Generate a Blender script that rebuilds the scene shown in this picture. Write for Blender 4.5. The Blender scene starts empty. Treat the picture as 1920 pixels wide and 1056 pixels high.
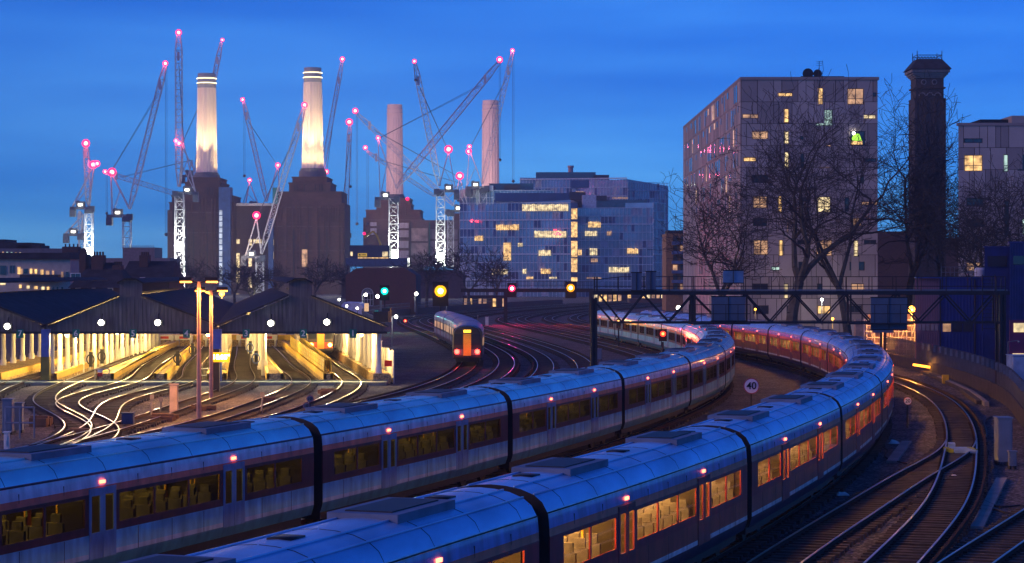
import bpy, math, random
import numpy as np
from mathutils import Vector, Matrix
R = math.radians
random.seed(7)
SC = bpy.context.scene
COL = SC.collection
# ------------------------------------------------------------------ camera, sky, sun, exposure
F, H, HV = 4000.0, 8.5, 515.0          # focal length and eye level in photograph pixels, eye height in metres
cam = bpy.data.cameras.new("camera"); co = bpy.data.objects.new("camera", cam); COL.objects.link(co)
cam.lens = 75.0; cam.sensor_width = 36.0; cam.shift_y = -(528 - HV) / 1920.0
cam.clip_start = 0.5; cam.clip_end = 8000
co.location = (0, 0, H); co.rotation_euler = (R(90), 0, 0)
SC.camera = co
W = bpy.data.worlds.new("World"); SC.world = W; W.use_nodes = True
nt = W.node_tree; nt.nodes.clear()
out = nt.nodes.new("ShaderNodeOutputWorld"); bg = nt.nodes.new("ShaderNodeBackground")
sky = nt.nodes.new("ShaderNodeTexSky"); sky.sky_type = 'NISHITA'; sky.sun_disc = False
sky.sun_elevation = R(22); sky.sun_rotation = R(222); sky.ozone_density = 10; sky.dust_density = 0
SKY_STRENGTH = 0.122
bg.inputs[1].default_value = SKY_STRENGTH
tc = nt.nodes.new("ShaderNodeTexCoord")
mp = nt.nodes.new("ShaderNodeMapping"); mp.inputs['Scale'].default_value = (1.0, 1.0, 9.0)
nz = nt.nodes.new("ShaderNodeTexNoise"); nz.inputs['Scale'].default_value = 3.2; nz.inputs['Detail'].default_value = 5
cr = nt.nodes.new("ShaderNodeValToRGB")
cr.color_ramp.elements[0].position = 0.35; cr.color_ramp.elements[0].color = (0.55, 0.76, 0.90, 1)
cr.color_ramp.elements[1].position = 0.72; cr.color_ramp.elements[1].color = (2.3, 1.32, 1.10, 1)
tint = nt.nodes.new("ShaderNodeMixRGB"); tint.blend_type = 'MULTIPLY'; tint.inputs[0].default_value = 1
tint.inputs[2].default_value = (0.085, 0.375, 0.80, 1)
cl = nt.nodes.new("ShaderNodeMixRGB"); cl.blend_type = 'MULTIPLY'; cl.inputs[0].default_value = 1
L = nt.links.new
L(tc.outputs['Generated'], mp.inputs[0]); L(mp.outputs[0], nz.inputs[0]); L(nz.outputs[0], cr.inputs[0])
L(sky.outputs[0], tint.inputs[1]); L(tint.outputs[0], cl.inputs[1]); L(cr.outputs[0], cl.inputs[2])
L(cl.outputs[0], bg.inputs[0]); L(bg.outputs[0], out.inputs[0])
sl = bpy.data.lights.new("sun", 'SUN'); so = bpy.data.objects.new("sun", sl); COL.objects.link(so)
sl.energy = 0.85; sl.angle = R(25); sl.color = (1.0, 0.54, 0.46)
so.rotation_euler = Vector((0.93, 0.33, -0.40)).to_track_quat('-Z', 'Y').to_euler()
SC.view_settings.view_transform = 'Standard'; SC.view_settings.look = 'None'
SC.view_settings.exposure = 0.42; SC.view_settings.gamma = 1
SC.cycles.use_denoising = True
SC.cycles.max_bounces = 5; SC.cycles.diffuse_bounces = 2; SC.cycles.glossy_bounces = 3
SC.cycles.transparent_max_bounces = 8; SC.cycles.sample_clamp_indirect = 3.0
SC.cycles.caustics_reflective = False; SC.cycles.caustics_refractive = False

# ------------------------------------------------------------------ helpers
def P(u, v, d):
    return Vector(((u - 960) / F * d, d, H - (v - HV) / F * d))
def XU(u, d): return (u - 960) / F * d
def ZV(v, d): return H - (v - HV) / F * d

MATS = {}
def mat(name, col, rough=0.8, metal=0.0, var=0.25, scale=1.5, stretch=(1, 1, 1), bump=0.0, spec=0.5, fine=0.0, coat=0.0):
    if name in MATS: return MATS[name]
    m = bpy.data.materials.new(name); m.use_nodes = True; n = m.node_tree; b = n.nodes['Principled BSDF']
    b.inputs['Roughness'].default_value = rough; b.inputs['Metallic'].default_value = metal
    b.inputs['Specular IOR Level'].default_value = spec
    b.inputs['Coat Weight'].default_value = coat
    t = n.nodes.new("ShaderNodeTexCoord"); mm = n.nodes.new("ShaderNodeMapping"); mm.inputs['Scale'].default_value = stretch
    z = n.nodes.new("ShaderNodeTexNoise"); z.inputs['Scale'].default_value = scale; z.inputs['Detail'].default_value = 6
    r = n.nodes.new("ShaderNodeValToRGB")
    lo = [c * (1 - var) for c in col]; hi = [min(1, c * (1 + var)) for c in col]
    r.color_ramp.elements[0].position = 0.3; r.color_ramp.elements[0].color = (*lo, 1)
    r.color_ramp.elements[1].position = 0.7; r.color_ramp.elements[1].color = (*hi, 1)
    l = n.links.new
    l(t.outputs['Object'], mm.inputs[0]); l(mm.outputs[0], z.inputs[0]); l(z.outputs[0], r.inputs[0])
    cout = r.outputs[0]
    if fine:
        z2 = n.nodes.new("ShaderNodeTexNoise"); z2.inputs['Scale'].default_value = fine; z2.inputs['Detail'].default_value = 3
        r2 = n.nodes.new("ShaderNodeValToRGB"); r2.color_ramp.elements[0].position = 0.38; r2.color_ramp.elements[1].position = 0.62
        r2.color_ramp.elements[0].color = (.45, .45, .45, 1); r2.color_ramp.elements[1].color = (1.6, 1.6, 1.6, 1)
        mx = n.nodes.new("ShaderNodeMixRGB"); mx.blend_type = 'MULTIPLY'; mx.inputs[0].default_value = 1
        l(t.outputs['Object'], z2.inputs[0]); l(z2.outputs[0], r2.inputs[0]); l(cout, mx.inputs[1]); l(r2.outputs[0], mx.inputs[2]); cout = mx.outputs[0]
        if bump:
            bp = n.nodes.new("ShaderNodeBump"); bp.inputs['Strength'].default_value = bump; bp.inputs['Distance'].default_value = .08
            l(z2.outputs[0], bp.inputs['Height']); l(bp.outputs[0], b.inputs['Normal'])
    elif bump:
        bp = n.nodes.new("ShaderNodeBump"); bp.inputs['Strength'].default_value = bump; bp.inputs['Distance'].default_value = .05
        l(z.outputs[0], bp.inputs['Height']); l(bp.outputs[0], b.inputs['Normal'])
    l(cout, b.inputs['Base Color'])
    MATS[name] = m; return m
def brick(name, c1, c2, mortar, scale=1.0):
    if name in MATS: return MATS[name]
    m = bpy.data.materials.new(name); m.use_nodes = True; n = m.node_tree; b = n.nodes['Principled BSDF']
    b.inputs['Roughness'].default_value = .9
    t = n.nodes.new("ShaderNodeTexCoord"); sp = n.nodes.new("ShaderNodeSeparateXYZ"); ad = n.nodes.new("ShaderNodeMath"); cb = n.nodes.new("ShaderNodeCombineXYZ")
    k = n.nodes.new("ShaderNodeTexBrick"); k.inputs['Scale'].default_value = scale
    k.inputs['Color1'].default_value = (*c1, 1); k.inputs['Color2'].default_value = (*c2, 1); k.inputs['Mortar'].default_value = (*mortar, 1)
    z = n.nodes.new("ShaderNodeTexNoise"); z.inputs['Scale'].default_value = .12; z.inputs['Detail'].default_value = 8
    r = n.nodes.new("ShaderNodeValToRGB"); r.color_ramp.elements[0].color = (.55, .55, .55, 1); r.color_ramp.elements[1].color = (1.4, 1.35, 1.3, 1)
    mx = n.nodes.new("ShaderNodeMixRGB"); mx.blend_type = 'MULTIPLY'; mx.inputs[0].default_value = 1
    l = n.links.new
    l(t.outputs['Object'], sp.inputs[0]); l(sp.outputs[0], ad.inputs[0]); l(sp.outputs[1], ad.inputs[1]); l(ad.outputs[0], cb.inputs[0]); l(sp.outputs[2], cb.inputs[1])
    l(cb.outputs[0], k.inputs[0]); l(t.outputs['Object'], z.inputs[0]); l(z.outputs[0], r.inputs[0])
    l(k.outputs[0], mx.inputs[1]); l(r.outputs[0], mx.inputs[2]); l(mx.outputs[0], b.inputs['Base Color'])
    MATS[name] = m; return m
def emit(name, col, s, noise=0.0, scale=1.0, stretch=(1, 1, 1), lo=0.25):
    if name in MATS: return MATS[name]
    m = bpy.data.materials.new(name); m.use_nodes = True; n = m.node_tree; b = n.nodes['Principled BSDF']
    b.inputs['Base Color'].default_value = (*[c * .3 for c in col], 1); b.inputs['Roughness'].default_value = .3
    b.inputs['Emission Color'].default_value = (*col, 1); b.inputs['Emission Strength'].default_value = s
    if noise:
        t = n.nodes.new("ShaderNodeTexCoord"); mm = n.nodes.new("ShaderNodeMapping"); mm.inputs['Scale'].default_value = stretch
        z = n.nodes.new("ShaderNodeTexNoise"); z.inputs['Scale'].default_value = scale; z.inputs['Detail'].default_value = 4
        r = n.nodes.new("ShaderNodeMapRange"); r.inputs['From Min'].default_value = .35; r.inputs['From Max'].default_value = .65
        r.inputs['To Min'].default_value = s * lo; r.inputs['To Max'].default_value = s * (1 + noise)
        l = n.links.new
        l(t.outputs['Object'], mm.inputs[0]); l(mm.outputs[0], z.inputs[0]); l(z.outputs[0], r.inputs[0]); l(r.outputs[0], b.inputs['Emission Strength'])
    MATS[name] = m; return m
def halo_shell(name, col, s, clear=.5):  # glowing see-through shell, oversized to imitate the halo around a lamp
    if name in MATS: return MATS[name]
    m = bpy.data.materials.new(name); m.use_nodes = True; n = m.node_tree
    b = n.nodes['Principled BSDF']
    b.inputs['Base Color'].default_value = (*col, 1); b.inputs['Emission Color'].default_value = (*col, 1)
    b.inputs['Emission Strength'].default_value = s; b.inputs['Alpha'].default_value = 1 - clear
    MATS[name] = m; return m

ORD = 'first second third fourth fifth sixth seventh eighth ninth tenth eleventh twelfth thirteenth fourteenth fifteenth sixteenth'.split()
NUM = {1: 'one', 2: 'two', 3: 'three', 4: 'four', 5: 'five', 6: 'six', 7: 'seven'}
def wloc(o):
    v = Vector((0, 0, 0))
    while o is not None: v += Vector(o.location); o = o.parent
    return v
def tag(o, label=None, cat=None, group=None, kind=None):
    if label: o['label'] = label
    if cat: o['category'] = cat
    if group: o['group'] = group
    if kind: o['kind'] = kind
    return o
def thing(name, label, cat, loc=(0, 0, 0), group=None):
    o = bpy.data.objects.new(name, None); COL.objects.link(o); o.location = loc; o.empty_display_size = .5
    return tag(o, label, cat, group)
class MB:
    def __init__(s): s.v = []; s.f = []; s.m = []; s.cur = 0
    def add(s, vs, fs):
        b = len(s.v); s.v += [tuple(x) for x in vs]
        for f in fs: s.f.append([b + i for i in f]); s.m.append(s.cur)
        return s
    def box(s, x0, x1, y0, y1, z0, z1):
        return s.add([(x0, y0, z0), (x1, y0, z0), (x1, y1, z0), (x0, y1, z0), (x0, y0, z1), (x1, y0, z1), (x1, y1, z1), (x0, y1, z1)],
                     [(0, 3, 2, 1), (4, 5, 6, 7), (0, 1, 5, 4), (1, 2, 6, 5), (2, 3, 7, 6), (3, 0, 4, 7)])
    def uvbox(s, u0, u1, v0, v1, d, dep):           # front face on the pixel rectangle at depth d, dep metres thick
        return s.box(XU(u0, d), XU(u1, d), d, d + dep, ZV(v1, d), ZV(v0, d))
    def fanbox(s, u0, u1, v0, v1, d, dep):          # plan widens away from the viewer: the flank walls turn out of sight
        x0, x1, z0, z1 = XU(u0, d), XU(u1, d), ZV(v1, d), ZV(v0, d); k = (d + dep) / d * 1.01; a, b = (x0 * k, x1 * k) if x0 > 0 else (x0, x1)
        return s.add([(x0, d, z0), (x1, d, z0), (b, d + dep, z0), (a, d + dep, z0), (x0, d, z1), (x1, d, z1), (b, d + dep, z1), (a, d + dep, z1)],
                     [(0, 3, 2, 1), (4, 5, 6, 7), (0, 1, 5, 4), (1, 2, 6, 5), (2, 3, 7, 6), (3, 0, 4, 7)])
    def obox(s, c, ax, hx, hy, z0, z1):             # box turned so that its x axis runs along ax (2-D)
        a = Vector((ax[0], ax[1], 0)).normalized(); b = Vector((-a.y, a.x, 0)); c = Vector((c[0], c[1], 0))
        q = [c + a * i * hx + b * j * hy for i, j in ((-1, -1), (1, -1), (1, 1), (-1, 1))]
        return s.add([(p.x, p.y, z0) for p in q] + [(p.x, p.y, z1) for p in q],
                     [(0, 3, 2, 1), (4, 5, 6, 7), (0, 1, 5, 4), (1, 2, 6, 5), (2, 3, 7, 6), (3, 0, 4, 7)])
    def tube(s, a, b, r0, r1=None, n=4, cap=True):
        a = Vector(a); b = Vector(b); r1 = r0 if r1 is None else r1
        d = b - a
        if d.length < 1e-6: return s
        d.normalize(); x = d.cross(Vector((0, 0, 1)) if abs(d.z) < .95 else Vector((1, 0, 0))).normalized(); y = d.cross(x)
        vs = []
        for c, r in ((a, r0), (b, r1)):
            for i in range(n):
                t = 2 * math.pi * (i + .5) / n; vs.append(c + (x * math.cos(t) + y * math.sin(t)) * r)
        fs = [(i, (i + 1) % n, n + (i + 1) % n, n + i) for i in range(n)]
        if cap: fs += [tuple(range(n - 1, -1, -1)), tuple(range(n, 2 * n))]
        return s.add(vs, fs)
    def sph(s, c, r, n=10, k=6):
        vs = [(c[0], c[1], c[2] - r)]
        for j in range(1, k):
            t = math.pi * j / k - math.pi / 2
            for i in range(n): a = 2 * math.pi * i / n; vs.append((c[0] + r * math.cos(t) * math.cos(a), c[1] + r * math.cos(t) * math.sin(a), c[2] + r * math.sin(t)))
        vs.append((c[0], c[1], c[2] + r)); fs = [(0, 1 + (i + 1) % n, 1 + i) for i in range(n)]
        for j in range(k - 2):
            for i in range(n): a = 1 + j * n; fs.append((a + i, a + (i + 1) % n, a + n + (i + 1) % n, a + n + i))
        a = 1 + (k - 2) * n; fs += [(a + i, a + (i + 1) % n, len(vs) - 1) for i in range(n)]
        return s.add(vs, fs)
    def lathe(s, c, prof, n=24, flute=0, amp=0.0):
        vs = []
        for r, z, fl in prof:
            for i in range(n):
                a = 2 * math.pi * i / n; rr = r * (1 - (amp * abs(math.sin(flute * a / 2)) if fl and flute else 0))
                vs.append((c[0] + rr * math.cos(a), c[1] + rr * math.sin(a), c[2] + z))
        fs = []
        for j in range(len(prof) - 1):
            for i in range(n): fs.append((j * n + i, j * n + (i + 1) % n, (j + 1) * n + (i + 1) % n, (j + 1) * n + i))
        fs.append(tuple(range(n - 1, -1, -1))); fs.append(tuple((len(prof) - 1) * n + i for i in range(n)))
        return s.add(vs, fs)
    def disc(s, c, r, t=.06, n=20):                 # disc facing the camera side (-y)
        return s.tube((c[0], c[1], c[2]), (c[0], c[1] + t, c[2]), r, r, n)
    def prism(s, poly, y0, y1):                     # polygon in x,z extruded along y
        n = len(poly); vs = [(x, y0, z) for x, z in poly] + [(x, y1, z) for x, z in poly]
        return s.add(vs, [tuple(range(n)), tuple(range(2 * n - 1, n - 1, -1))] + [(i, n + i, n + (i + 1) % n, (i + 1) % n) for i in range(n)])
    def lattice(s, a, b, w0, w1, seg, r=.1):
        a = Vector(a); b = Vector(b); d = (b - a); ln = d.length; d.normalize()
        x = d.cross(Vector((0, 1, 0)));  x = Vector((1, 0, 0)) if x.length < .1 else x.normalized(); y = d.cross(x).normalized()
        n = max(2, int(ln / seg)); pr = None
        for i in range(n + 1):
            c = a + d * ln * i / n; w = (w0 + (w1 - w0) * i / n) / 2
            q = [c + x * w + y * w, c - x * w + y * w, c - x * w - y * w, c + x * w - y * w]
            for k in range(4): s.tube(q[k], q[(k + 1) % 4], r * .6, n=3, cap=False)
            if pr:
                for k in range(4):
                    s.tube(pr[k], q[k], r, n=4, cap=False)
                    s.tube(pr[k] if i % 2 else pr[(k + 1) % 4], q[(k + 1) % 4] if i % 2 else q[k], r * .6, n=3, cap=False)
            pr = q
        return s
    def build(s, name, m, parent=None, smooth=False):
        o0 = wloc(parent) if parent is not None else Vector((0, 0, 0))
        me = bpy.data.meshes.new(name); me.from_pydata([(a - o0.x, b - o0.y, c - o0.z) for a, b, c in s.v], [], s.f)
        for mm in (m if isinstance(m, (list, tuple)) else [m]): me.materials.append(mm)
        if isinstance(m, (list, tuple)): me.polygons.foreach_set('material_index', s.m)
        if smooth: me.polygons.foreach_set('use_smooth', [True] * len(s.f))
        me.update()
        o = bpy.data.objects.new(name, me); COL.objects.link(o)
        if parent is not None: o.parent = parent
        return o
def solo(mb, name, m, label, cat, group=None, kind=None, smooth=False):
    return tag(mb.build(name, m, None, smooth), label, cat, group, kind)
def text(name, body, loc, size, m, parent, rot=(R(90), 0, 0), ext=.01, align='CENTER'):
    c = bpy.data.curves.new(name, 'FONT'); c.body = body; c.size = size; c.extrude = ext; c.align_x = align; c.align_y = 'CENTER'
    c.materials.append(m); c.offset = size * .012
    t = bpy.data.objects.new(name + '_curve', c); COL.objects.link(t); dg = bpy.context.evaluated_depsgraph_get(); dg.update()
    me = bpy.data.meshes.new_from_object(t.evaluated_get(dg)); COL.objects.unlink(t); bpy.data.objects.remove(t)
    o = bpy.data.objects.new(name, me); COL.objects.link(o); o.parent = parent
    if not me.materials: me.materials.append(m)
    o.location = Vector(loc) - wloc(parent); o.rotation_euler = rot
    return o
def lamp(kind, loc, energy, col, parent=None, size=.3, aim=None, spot=60, blend=.6):
    l = bpy.data.lights.new("light", kind); l.energy = energy; l.color = col
    if kind == 'POINT': l.shadow_soft_size = size
    if kind == 'SPOT': l.spot_size = R(spot); l.spot_blend = blend; l.shadow_soft_size = size
    if kind == 'AREA': l.size = size
    o = bpy.data.objects.new("light", l); COL.objects.link(o)
    o.location = Vector(loc) - (wloc(parent) if parent else Vector((0, 0, 0)))
    if parent: o.parent = parent
    if aim is not None: o.rotation_euler = (Vector(aim) - Vector(loc)).to_track_quat('-Z', 'Y').to_euler()
    return o
def nspline(xs, ys):
    xs = np.array(xs, float); ys = np.array(ys, float); n = len(xs); h = np.diff(xs)
    A = np.zeros((n, n)); b = np.zeros(n); A[0, 0] = A[-1, -1] = 1
    for i in range(1, n - 1):
        A[i, i - 1] = h[i - 1]; A[i, i] = 2 * (h[i - 1] + h[i]); A[i, i + 1] = h[i]
        b[i] = 6 * ((ys[i + 1] - ys[i]) / h[i] - (ys[i] - ys[i - 1]) / h[i - 1])
    M = np.linalg.solve(A, b)
    def f(x):
        x = np.asarray(x, float); i = np.clip(np.searchsorted(xs, x) - 1, 0, n - 2); a = xs[i + 1] - x; c = x - xs[i]; hh = h[i]
        return (M[i] * a ** 3 + M[i + 1] * c ** 3) / (6 * hh) + (ys[i] / hh - M[i] * hh / 6) * a + (ys[i + 1] / hh - M[i + 1] * hh / 6) * c
    return f
class Path:                                         # a curve on the ground, (y, x) points, walked by arc length
    def __init__(s, pts, off=0.0):
        f = nspline([p[0] for p in pts], [p[1] for p in pts]); y = np.arange(pts[0][0], pts[-1][0] + .01, .5)
        s.y = y; s.x = f(y) + off; s.s = np.concatenate([[0], np.cumsum(np.hypot(np.diff(s.x), np.diff(s.y)))]); s.L = float(s.s[-1])
    def at_y(s, y): return float(np.interp(y, s.y, s.s))
    def x_at(s, y): return float(np.interp(y, s.y, s.x))
    def p(s, t, off=0.0, z=0.0):
        x = np.interp(t, s.s, s.x); y = np.interp(t, s.s, s.y); e = .6
        dx = np.interp(t + e, s.s, s.x) - np.interp(t - e, s.s, s.x); dy = np.interp(t + e, s.s, s.y) - np.interp(t - e, s.s, s.y); l = math.hypot(dx, dy) or 1
        return Vector((x + dy / l * off, y - dx / l * off, z))
    def dirn(s, t): a = s.p(t - .5); b = s.p(t + .5); return (b - a).normalized()
def loft(mb, path, t0, t1, prof, step=2.0, closed=False, caps=True, mats=None):   # mats: a slot per strip, -1 leaves it open
    n = max(1, int(math.ceil((t1 - t0) / step))); k = len(prof); b = len(mb.v)
    for i in range(n + 1):
        t = t0 + (t1 - t0) * i / n
        for o, z in prof: mb.v.append(tuple(path.p(t, o, z)))
    m = k if closed else k - 1
    for i in range(n):
        for j in range(m):
            q = (j + 1) % k
            if mats and mats[j] < 0: continue
            mb.f.append([b + i * k + j, b + i * k + q, b + (i + 1) * k + q, b + (i + 1) * k + j]); mb.m.append(mats[j] if mats else mb.cur)
    if caps and closed:
        mb.f.append([b + j for j in range(k)][::-1]); mb.m.append(mb.cur); mb.f.append([b + n * k + j for j in range(k)]); mb.m.append(mb.cur)
    return mb
def rect(o0, o1, z0, z1): return [(o0, z0), (o1, z0), (o1, z1), (o0, z1)]

# ------------------------------------------------------------------ materials
M_ballast = mat('ballast', (.066, .060, .066), .95, var=.45, scale=.35, fine=7.0, bump=1.0)
M_sleeper = mat('sleeper_wood', (.045, .035, .03), .85, var=.5, scale=2, bump=.3)
M_rail = mat('rail_steel', (.42, .38, .36), .28, 1.0, var=.12, scale=.6)
M_railside = mat('rusty_rail', (.035, .02, .016), .9, .0, spec=.1)
M_dark = mat('dark_steel', (.018, .018, .024), .55, .3, var=.3)
M_grey = mat('grey_steel', (.16, .18, .2), .5, .4, var=.2)
M_cranew = mat('crane_paint', (.55, .53, .56), .5, .1, var=.15)
M_craned = mat('crane_machinery', (.09, .10, .13), .6, .2)
M_brick = brick('power_station_brick', (.115, .052, .042), (.075, .036, .03), (.07, .045, .04), .35)
M_brickd = brick('dark_brick', (.11, .055, .045), (.08, .045, .04), (.09, .07, .065), 1.6)
M_cream = mat('cream_render', (.55, .47, .36), .8, var=.12)
M_conc = mat('concrete', (.24, .22, .20), .85, var=.2, scale=.8, bump=.1)
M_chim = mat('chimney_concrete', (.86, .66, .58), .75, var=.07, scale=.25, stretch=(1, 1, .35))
M_chimtop = mat('chimney_collar', (.33, .31, .36), .8, var=.1)
M_roof = mat('slate_roof', (.034, .034, .042), .85, var=.4, scale=.8, stretch=(1, 1, 1), spec=.25)
M_white = mat('white_paint', (.78, .76, .70), .5, var=.1, scale=1)
M_yellow = mat('yellow_paint', (.72, .46, .03), .55, var=.2, scale=1.5)
M_shed = mat('shed_boards', (.13, .115, .115), .85, var=.45, scale=1.2, stretch=(5, 1, .25))
M_plat = mat('platform_surface', (.42, .29, .12), .85, var=.3, scale=.8, fine=6)
M_glass = mat('dark_glass', (.02, .03, .05), .06, 0, var=.1, spec=.8)
M_bark = mat('bark', (.035, .03, .026), .9, var=.4, scale=3)
M_barkp = mat('plane_bark', (.08, .072, .05), .9, var=.5, scale=1.2)
M_warm = emit('warm_window', (1, .58, .20), .85, .7, .9, lo=.35)
M_warmdim = emit('dim_window', (1, .55, .28), .35, .8, .7)
M_pale = emit('pale_window', (1, .76, .38), .75, .7, .8, lo=.35)
M_cool = emit('cool_window', (.62, .9, .75), .45, .6, .9)
M_white_e = emit('white_lamp', (1, .95, .78), 14)
M_warm_e = emit('warm_lamp', (1, .80, .42), 9)
M_sod_e = emit('sodium_lamp', (1, .36, .03), 9)

# ------------------------------------------------------------------ ground
bm_ = M_ballast.node_tree; bb_ = bm_.nodes['Principled BSDF']; tcb = bm_.nodes.new("ShaderNodeTexCoord"); vo = bm_.nodes.new("ShaderNodeTexVoronoi"); vo.inputs['Scale'].default_value = 8.5
rv = bm_.nodes.new("ShaderNodeValToRGB"); rv.color_ramp.elements[0].position = .1; rv.color_ramp.elements[0].color = (.25, .25, .27, 1); rv.color_ramp.elements[1].position = .95; rv.color_ramp.elements[1].color = (2.4, 2.3, 2.3, 1)
sx = bm_.nodes.new("ShaderNodeSeparateColor"); mb_ = bm_.nodes.new("ShaderNodeMixRGB"); mb_.blend_type = 'MULTIPLY'; mb_.inputs[0].default_value = 1; bp_ = bm_.nodes.new("ShaderNodeBump"); bp_.inputs['Distance'].default_value = .12; bp_.invert = True
old_ = bb_.inputs['Base Color'].links[0].from_socket
bm_.links.new(tcb.outputs['Object'], vo.inputs['Vector']); bm_.links.new(vo.outputs['Color'], sx.inputs[0]); bm_.links.new(sx.outputs[0], rv.inputs[0]); bm_.links.new(old_, mb_.inputs[1]); bm_.links.new(rv.outputs[0], mb_.inputs[2]); bm_.links.new(mb_.outputs[0], bb_.inputs['Base Color'])
bm_.links.new(vo.outputs['Distance'], bp_.inputs['Height']); bm_.links.new(bp_.outputs[0], bb_.inputs['Normal'])
g = MB(); N = 40
g.add([(-4000, -60, -.32), (4000, -60, -.32), (4000, 6000, -.32), (-4000, 6000, -.32)], [(0, 1, 2, 3)])
tag(g.build('ground', M_ballast), kind='structure')

# ------------------------------------------------------------------ railway tracks
A_PTS = [(20, -25.6), (30, -22), (53, -13.95), (72.5, -7.1), (92.3, -.6), (115, 6.0), (154, 14.4), (190, 17.6), (221, 17.6), (265, 14.5), (298, 11.3), (350, 5.7), (411, 1.8), (450, 4.5), (526, 17), (600, 34), (700, 62)]
B_PTS = [(20, -12), (30, -7.3), (42, -2.7), (55, 2.1), (68, 6.5), (87, 12.2), (118, 19.6), (133, 22.3), (154, 24.9), (180, 26.3), (202, 26.0), (226, 24.3), (244, 22.3), (298, 16.8), (350, 11), (411, 7), (450, 9.3), (526, 21), (600, 38), (700, 66)]
D_PTS = [(30, 1), (50, 7.2), (63, 11.2), (78, 15.7), (100, 21.0), (112, 23.6), (125, 26.1), (148, 29.5), (175, 31.2), (200, 31), (240, 28), (298, 21.5), (350, 15.5), (411, 12), (526, 26), (600, 43)]
F_PTS = [(40, 1.0), (63, 7.75), (80, 13.4), (92, 17.5), (104, 21.6), (112, 23.65)]
G_PTS = [(40, 4.8), (60, 12.2), (75, 18.4), (95, 26.3), (120, 34), (150, 40)]
H_PTS = [(105, 33.5), (125, 35.5), (150, 37.3), (190, 39.5)]
PA, PB, PD, PF, PG, PH = Path(A_PTS), Path(B_PTS), Path(D_PTS), Path(F_PTS), Path(G_PTS), Path(H_PTS)
OFFS = [-3.7, -11, -14.7, -18.4, -22.0]
PO = [Path(A_PTS[2:], o) for o in OFFS]
PC = PO[-1]
TX = {7: -39.6, 6: -35.1, 5: -30.5, 4: -26.2, 3: -21.4, 2: -16.8, 1: -12.8}
TS = {7: -.06, 6: -.08, 5: -.107, 4: -.117, 3: -.126, 2: -.148, 1: -.140}
THROAT = {7: [(92, -29), (108, -29.5), (125, -32), (150, -37.2)], 6: [(88, -24.5), (104, -23.4), (121, -24.6), (142, -31)], 5: [(88, -22), (104, -21.2), (121, -23.2), (142, -29.6)],
          4: [(88, -24.2), (105, -23), (122, -23.6), (144, -26.6)], 3: [(85, -27.5), (102, -24), (120, -22.2), (145, -21.5)],
          2: [(86, -26), (104, -21.3), (122, -18.2), (145, -16.7)], 1: [(84, -24.7), (102, -20), (122, -15), (145, -12.6)]}
PT = {k: Path(THROAT[k] + [(170, TX[k]), (190, TX[k] + TS[k] * 20), (225, TX[k] + TS[k] * 55), (258, TX[k] + TS[k] * 88)]) for k in TX}
SLP = MB().box(-1.28, 1.28, -.13, .13, -.31, -.17)
def track(path, label, third=1, t0=0, t1=None, pitch=.7):
    t1 = t1 or path.L - 1
    sm = MB(); t = t0
    while t < t1:
        p = path.p(t); d = path.dirn(t); sm.obox((p.x, p.y), (d.y, -d.x), 1.28 + random.uniform(-.06, .06), .13, -.318, -.16 + random.uniform(-.015, .01)); t += pitch
    root = tag(sm.build('railway_track', M_sleeper), label, kind='structure')
    if path.y[0] < 100:
        cl = MB(); t = t0
        while t < t1 and path.p(t).y < 125:
            for o in (-.7525, .7525):
                p = path.p(t, o); d = path.dirn(t); cl.obox((p.x, p.y), (d.y, -d.x), .17, .08, -.158, -.115)
            t += pitch
        cl.build('rail_chair', M_railside, root)
    for o in (-.7525, .7525):
        r = MB(); loft(r, path, t0, t1, rect(o - .035, o + .035, -.022, 0), 1.5, True); r.cur = 1
        loft(r, path, t0, t1, [(o - .07, -.16), (o + .07, -.16), (o + .025, -.024), (o - .025, -.024)], 1.5, True); r.build('rail', [M_rail, M_railside], root)
    if third:
        r = MB(); loft(r, path, t0 + 4, t1 - 4, rect(third * 1.17 - .05, third * 1.17 + .05, -.12, .06), 2, True); r.build('conductor_rail', M_railside, root)
track(PA, 'track under the long train with the olive windows')
track(PB, 'track under the long train with the orange windows', -1)
track(PD, 'curving track right of the orange windowed train', 1)
track(PF, 'branch track crossing over toward the speed sign', 0)
track(PG, 'track at the bottom right corner', 0)
track(PH, 'track behind the palisade fence', 0)
for i, (o, nm) in enumerate(zip(PO, ('first track left of the olive windowed train', 'track just left of the gantry post', 'second track left of the gantry post', 'third track left of the gantry post', 'track carrying the train with red tail lamps'))): track(o, nm, 1 if i % 2 else -1)
for k in PT: track(PT[k], 'siding running under sign number ' + NUM[k], 0, pitch=.75)

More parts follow.
